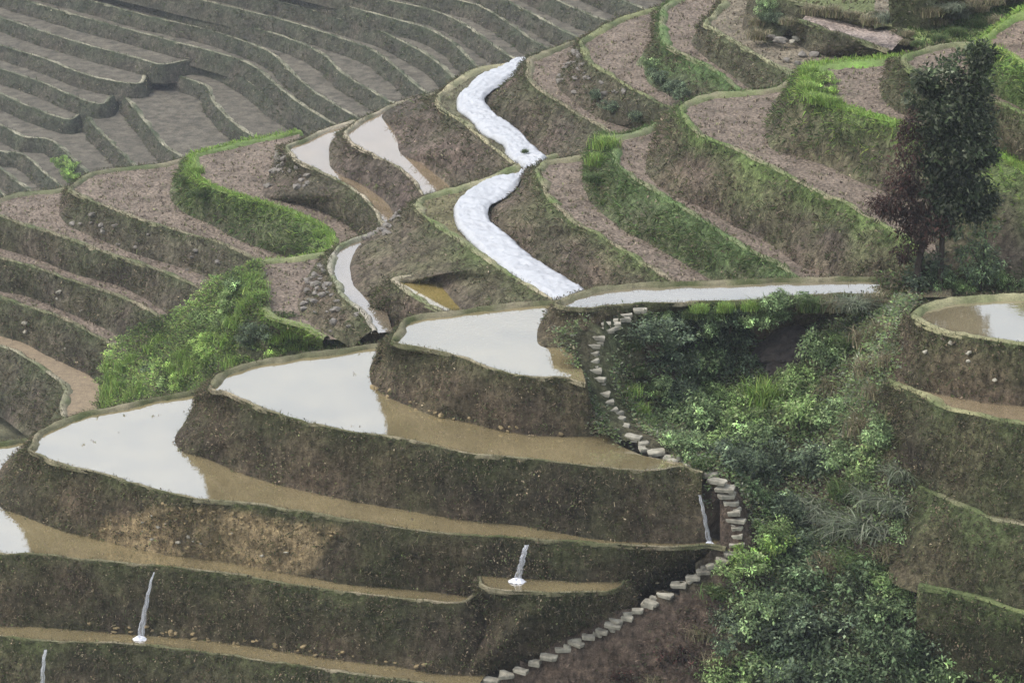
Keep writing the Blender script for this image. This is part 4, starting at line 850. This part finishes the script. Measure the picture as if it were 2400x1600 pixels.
on_slope(SG, [(1760,1150,46,'mid'),(1800,1195,48,'light'),(1840,1180,56,'dark'),(1920,1175,58,'droop'),(2000,1130,56,'green_tuft'),(2060,1150,56,'droop'),(2110,1165,54,'droop'),(1980,1215,60,'droop'),(2050,1215,60,'droop'),(1780,1250,46,'light'),(1775,1295,52,'bright'),(1830,1270,52,'mid'),(1900,1260,52,'dark'),(1850,1315,56,'mid'),(1950,1310,56,'straw'),(2030,1300,56,'green_tuft'),(2090,1270,50,'straw'),(2120,1230,46,'mid'),(2130,1310,44,'straw'),(2150,1290,40,'green_tuft'),(1740,1345,50,'light'),(1690,1370,36,'green_tuft')],
         'in the gully beside the bend of the steps', 'shrubs in the middle gully')
on_slope(SG, [(1900,1355,72,'gloss'),(1840,1400,80,'gloss'),(1990,1390,72,'gloss'),(1960,1450,80,'dark'),(1870,1480,80,'dark'),(2110,1370,46,'light'),(2060,1400,60,'mid'),(2060,1470,76,'gloss'),(2150,1430,56,'mid'),(1760,1425,60,'mid'),(1720,1480,50,'dark'),(1790,1530,72,'mid'),(1880,1570,80,'dark'),(1980,1550,80,'gloss'),(2090,1550,76,'gloss'),(2180,1500,66,'dark'),(2260,1480,60,'mid'),(2340,1490,60,'mid'),(2200,1580,70,'mid'),(2300,1570,70,'gloss'),(2380,1560,66,'light'),(1730,1570,56,'light'),(1690,1530,42,'straw'),(1650,1470,36,'straw'),(1600,1540,36,'red'),(1540,1585,34,'straw'),(1450,1575,30,'red')],
         'on the slope below the lower steps', 'shrubs in the lower gully')
on_slope(SBK, [(592,648,18,'tall'),(600,668,20,'tall'),(604,690,20,'tall'),(562,668,24,'mid'),(550,688,18,'dark'),(585,712,22,'tall'),(540,720,24,'light'),(520,755,26,'light'),(565,750,24,'tall'),(500,790,24,'bright'),(545,790,24,'tall'),(440,825,22,'tall'),(400,850,24,'bright'),(460,855,24,'tall'),(505,840,24,'bright'),(352,868,18,'dark'),(300,850,22,'tall'),(275,880,22,'tall'),(262,915,22,'tall'),(290,900,22,'tall'),(315,925,22,'tall'),(275,940,20,'tall'),(385,895,24,'light'),(430,885,24,'bright'),(605,772,24,'dark'),(592,798,22,'dark'),(650,785,22,'tall'),(690,770,22,'tall'),(735,755,20,'tall'),(770,740,16,'mid'),(640,825,22,'bright'),(560,845,24,'tall'),(700,798,22,'tall'),(385,790,18,'tall'),(365,812,18,'tall'),(320,835,18,'tall'),(265,850,18,'tall'),(340,905,22,'tall'),(760,785,20,'straw'),(810,775,20,'straw'),(480,745,20,'light'),(480,820,22,'bright'),(420,860,20,'tall')],
         'on the bushy bank above the flooded paddies', 'plants on the bushy bank')
def at_terr(lst, where, group):
    for u, v, z, rp, kind in lst:
        p = un(u, v+rp*.4, z); plant(kind, p, rp*np.linalg.norm(p)/F, LAB[kind]+' '+where, group, .1)
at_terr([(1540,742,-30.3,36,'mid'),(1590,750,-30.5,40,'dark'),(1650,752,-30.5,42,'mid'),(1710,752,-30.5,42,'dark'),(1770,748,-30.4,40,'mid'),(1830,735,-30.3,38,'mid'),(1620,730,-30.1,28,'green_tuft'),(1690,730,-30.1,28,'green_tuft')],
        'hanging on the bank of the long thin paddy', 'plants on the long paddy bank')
at_terr([(1800,700,-29.7,34,'green_tuft'),(1850,698,-29.7,40,'mid'),(1900,705,-29.8,40,'green_tuft'),(1950,705,-29.8,44,'straw'),(2000,705,-29.8,46,'droop'),(2045,695,-29.8,44,'straw'),(2090,705,-29.9,42,'straw'),(1760,712,-29.8,26,'tall'),(1700,716,-29.85,26,'tall'),(1640,718,-29.85,24,'tall')],
        'along the lip of the long thin paddy', 'plants on the long paddy lip')
at_terr([(1420,330,-30.8,34,'tall'),(1400,370,-31.2,30,'tall'),(1395,410,-31.4,28,'green_tuft')], 'on the corner above the plastic sheets', 'grass on the terrace corner')
at_terr([(935,652,-34.5,16,'straw'),(968,645,-34.5,18,'straw'),(1000,645,-34.5,18,'straw'),(1030,665,-34.5,14,'straw'),(900,672,-34.9,16,'straw')], 'round the tiny ochre water pocket', 'dry grass round the water pocket')
at_terr([(1900,165,-27.2,30,'tall'),(1895,200,-27.2,30,'tall'),(1920,225,-27.2,30,'tall'),(1950,235,-27.2,28,'tall'),(1925,180,-27.2,30,'bright'),(1945,205,-27.2,28,'bright')], 'on the brightest grass lip', 'grass on the bright lip')
at_terr([(1775,45,-29.1,28,'straw'),(1810,40,-28.9,28,'dark'),(1845,45,-28.7,24,'straw'),(1790,15,-28.6,28,'mid'),(1780,75,-29.3,34,'straw'),(1900,18,-27.8,32,'straw'),(1950,20,-27.8,36,'straw'),(2000,28,-27.8,28,'straw'),(2040,40,-27.8,34,'straw'),(2085,35,-27.4,34,'droop'),(2140,35,-26.5,34,'droop'),(2160,52,-26.5,28,'straw'),(2130,75,-26.5,20,'straw'),(2150,100,-26.5,18,'green_tuft'),(2120,95,-28.6,18,'straw'),(2035,100,-29.4,18,'straw'),(2065,112,-29.4,18,'green_tuft'),(2100,105,-29.2,18,'straw'),(2110,5,-26,30,'straw'),(2150,5,-25.9,30,'droop'),(2200,45,-26.3,24,'straw'),(2250,30,-26.2,24,'droop'),(2300,15,-26,24,'straw'),(2240,70,-26.4,22,'green_tuft'),(2290,50,-26.4,22,'green_tuft'),(2340,40,-26.0,30,'straw'),(2180,20,-25.9,34,'straw'),(2230,10,-25.8,34,'droop'),(2280,0,-25.7,28,'straw'),(2330,-5,-25.6,28,'straw'),(2200,85,-26.4,22,'green_tuft')],
        'on the scrubby knoll at the top plots', 'scrub on the knoll')
at_terr([(1540,180,-31.3,26,'dark'),(1570,205,-31.2,28,'dark'),(1600,215,-31.2,28,'dark'),(1525,150,-31.3,24,'mid'),(1440,250,-32.4,24,'dark'),(1500,270,-32.4,28,'dark'),(1400,225,-32.3,20,'dark')], 'on the bank at the joint of the terraces', 'scrub on rear spur banks')
at_terr([(455,395,-38.6,24,'tall'),(440,420,-39.2,26,'green_tuft'),(470,445,-39.0,26,'green_tuft'),(755,545,-38.7,24,'tall'),(720,540,-39.2,26,'green_tuft'),(160,400,-69.5,26,'bright'),(140,380,-69.4,22,'bright'),(178,412,-69.5,22,'bright')], 'on a green patch of the left terraces', 'grass patches on the left')
at_terr([(1230,352,-34.0,11,'green_tuft')], 'poking through the upper plastic sheet', None)
at_terr([(2245,610,-29.8,34,'light'),(2300,640,-29.9,40,'mid'),(2350,660,-29.9,36,'light'),(2395,655,-29.9,36,'mid'),(2140,650,-29.8,34,'green_tuft'),(2190,655,-29.8,36,'mid'),(2090,660,-29.8,30,'green_tuft'),(2260,668,-29.9,30,'light')], 'at the foot of the tree', 'plants at the foot of the tree')

# ---- low growth that covers the gully and the bushy bank
def cover(name, V, n, L, pal, label, var=.7):
    i = rng.integers(0, len(V), n); p = V[i] + np.c_[rng.normal(0, .15, (n, 2)), rng.uniform(-.05, .12, n)]
    SPT = uns([(a, b, z_) for (a, b), z_ in zip(STEPS, STEPZ)], 0); dd = np.linalg.norm(p[:, None, :2]-SPT[None, :, :2], axis=2).min(1)
    pp = proj(p); bare = (pp[:, 0] < 1690+30*fnoise(p, .8, 4)) & (pp[:, 1] > 1390)
    p = p[(dd > .42) & ~(bare & (rng.random(n) < .55))]; n = len(p); pp = proj(p); bare = (pp[:, 0] < 1690) & (pp[:, 1] > 1390)
    L_ = L*rng.uniform(.5, 1.4, n); c0 = pick_cols(pal, n, .2); c0[bare] = pick_cols([(.10,.07,.054),(.08,.058,.044),(.14,.105,.08),(.075,.08,.04)], bare.sum(), .25); c = c0*np.exp(fnoise(p, .5, 88)*var + fnoise(p, 1.6, 89)*var*.6)[:, None]
    v, f, cc = leaf_mesh(p, np.c_[rng.normal(0, .5, (n, 2)), np.ones(n)], np.c_[rng.normal(0, 1, (n, 2)), rng.uniform(0, .9, n)], L_, L_*.45, c)
    o = link_mesh(name, v, f, M_LEAF, None, V.mean(0), cc, False, 'stuff'); o['label'] = label; o['category'] = 'plants'
cover('ground_cover', VG, 120000, .11, P_MID+P_LIGHT[:2]+P_STRAW[1:]+P_GREY[:2], 'low weeds and grass carpeting the gully slope')
cover('ground_cover', VS, 6000, .13, PAL_MIX+PAL_GREEN+PAL_DRY, 'low grass round the foot of the tree')
cover('ground_cover', VB, 70000, .11, P_VIVID+PAL_GREEN+[(.15,.125,.085)], 'bright low weeds carpeting the bushy bank', 1.2)

# ================================================================== TREES
def at_y(u, v, y):
    d = ray(u, v); return d*(y/d[1])
def make_tree():
    b = un(2168, 672, -29.75); y0 = b[1]; W = lambda u, v, dy=0: at_y(u, v, y0+dy)-b; s = np.linalg.norm(b)/F
    root = thing('tree', 'tall dark evergreen tree with reddish withered lower branches', 'tree', tuple(b))
    tr = [([W(2150,690), W(2152,620), W(2165,560), W(2185,480), W(2205,380), W(2230,250), W(2262,160)], [.12,.10,.09,.085,.075,.05,.02]),
          ([W(2200,690), W(2206,620), W(2208,560), W(2212,480,.2), W(2235,400,.3), W(2265,320,.3), W(2280,250,.3)], [.10,.085,.08,.07,.055,.04,.02])]
    V, Fc = tubes(tr, 8); o = link_mesh('trunk', np.array(V), Fc, M_BARK, root)
    lim = []
    for (u0, v0, u1, v1, dy) in [(2160,560,2060,500,-.4),(2175,520,2030,462,.2),(2185,480,2100,380,-.5),(2205,400,2120,270,-.3),(2212,480,2300,430,.3),(2235,400,2320,330,-.3),(2230,250,2170,190,.4),(2265,320,2330,250,.3),(2230,250,2320,160,-.3),(2160,560,2110,600,-.2),(2208,560,2250,520,-.4)]:
        a = W(u0, v0); c = W(u1, v1, dy); m_ = (a+c)/2+np.array([0, 0, .12]); lim.append(([a, m_, c], [.04, .028, .008]))
    V, Fc = tubes(lim, 5); link_mesh('limbs', np.array(V), Fc, M_BARK, root)
    E_ = lambda u, v, ru, rv, dy=0: (W(u, v, dy), np.array([ru*s*.88, (ru+rv)*.45*s, rv*s*1.0]))
    P1 = [(.040,.058,.026),(.058,.080,.036),(.032,.042,.024),(.085,.105,.055),(.17,.185,.12)]  # leaf greens; the last, palest tone paints glints of light into the crown
    V, Fq, C = cloud([E_(2300,130,42,36),E_(2255,185,60,50),E_(2200,185,50,42,.3),E_(2165,215,42,45),E_(2235,250,75,55,-.3),E_(2290,250,55,55,.3),E_(2195,290,62,55),E_(2265,320,72,60,-.2),E_(2215,370,70,60,.2),E_(2300,350,45,50),E_(2270,410,68,55),E_(2225,450,62,50,-.2),E_(2290,470,48,45,.2),E_(2250,500,60,42),E_(2205,510,45,35)], 21000, .15, P1, clump=.22, nclump=330, wl=.55, jit=.42, shell=.5)
    link_mesh('crown', V, Fq, M_LEAF, root, None, C, False)
    P2 = [(.070,.036,.030),(.055,.036,.028),(.085,.044,.034),(.05,.042,.032),(.12,.085,.065)]
    V, Fq, C = cloud([E_(2135,290,32,40),E_(2128,350,38,50,-.2),E_(2120,420,45,45),E_(2100,470,55,38,-.3),E_(2150,470,52,50,.2),E_(2070,480,42,28),E_(2180,520,50,40,-.2),E_(2130,520,45,35),E_(2150,575,30,38),E_(2120,590,24,30)], 5600, .13, P2, clump=.26, nclump=150, wl=.42, jit=.25, shell=.3, droop=.5)
    link_mesh('withered_foliage', V, Fq, M_LEAF, root, None, C, False)
    V, Fq, C = cloud([E_(2165,640,34,34),E_(2200,630,26,34),E_(2135,655,30,22)], 800, .12, P_DARK, clump=.3)
    link_mesh('ivy', V, Fq, M_LEAF, root, None, C, False)
make_tree()
def make_sapling():
    b = un(2300, 680, -29.9); y0 = b[1]; W = lambda u, v, dy=0: at_y(u, v, y0+dy)-b; s = np.linalg.norm(b)/F
    root = thing('sapling', 'slim green sapling standing close by the tall dark tree', 'sapling', tuple(b))
    V, Fc = tubes([([W(2300,695), W(2302,630), W(2308,560), W(2312,520)], [.04,.03,.02,.008]), ([W(2302,640), W(2280,590), W(2268,560)], [.02,.014,.006])], 6); link_mesh('trunk', np.array(V), Fc, M_BARK, root)
    E_ = lambda u, v, ru, rv, dy=0: (W(u, v, dy), np.array([ru*s, ru*s, rv*s]))
    V, Fq, C = cloud([E_(2310,545,24,28),E_(2290,580,32,28),E_(2320,600,30,30,.2),E_(2295,635,42,30),E_(2265,600,24,30,-.2)], 1700, .13, P_MID+P_DARK, clump=.3, wl=.35, shell=.3)
    link_mesh('crown', V, Fq, M_LEAF, root, None, C, False)
make_sapling()

# ================================================================== HAZE
m, n, out = new_mat('haze_air')
v = n.nodes.new('ShaderNodeVolumePrincipled'); v.inputs['Color'].default_value = (.80, .86, .95, 1); v.inputs['Density'].default_value = .0004; v.inputs['Anisotropy'].default_value = .2
n.links.new(v.outputs[0], out.inputs['Volume'])
hx, hy0, hy1, hz0, hz1 = 440., -12., 880., -110., 225.
Vh = [(-hx,hy0,hz0),(hx,hy0,hz0),(hx,hy1,hz0),(-hx,hy1,hz0),(-hx,hy0,hz1),(hx,hy0,hz1),(hx,hy1,hz1),(-hx,hy1,hz1)]
o = link_mesh('haze', Vh, [(0,3,2,1),(4,5,6,7),(0,1,5,4),(1,2,6,5),(2,3,7,6),(3,0,4,7)], m, None, (0, 0, 0), None, False, 'stuff')
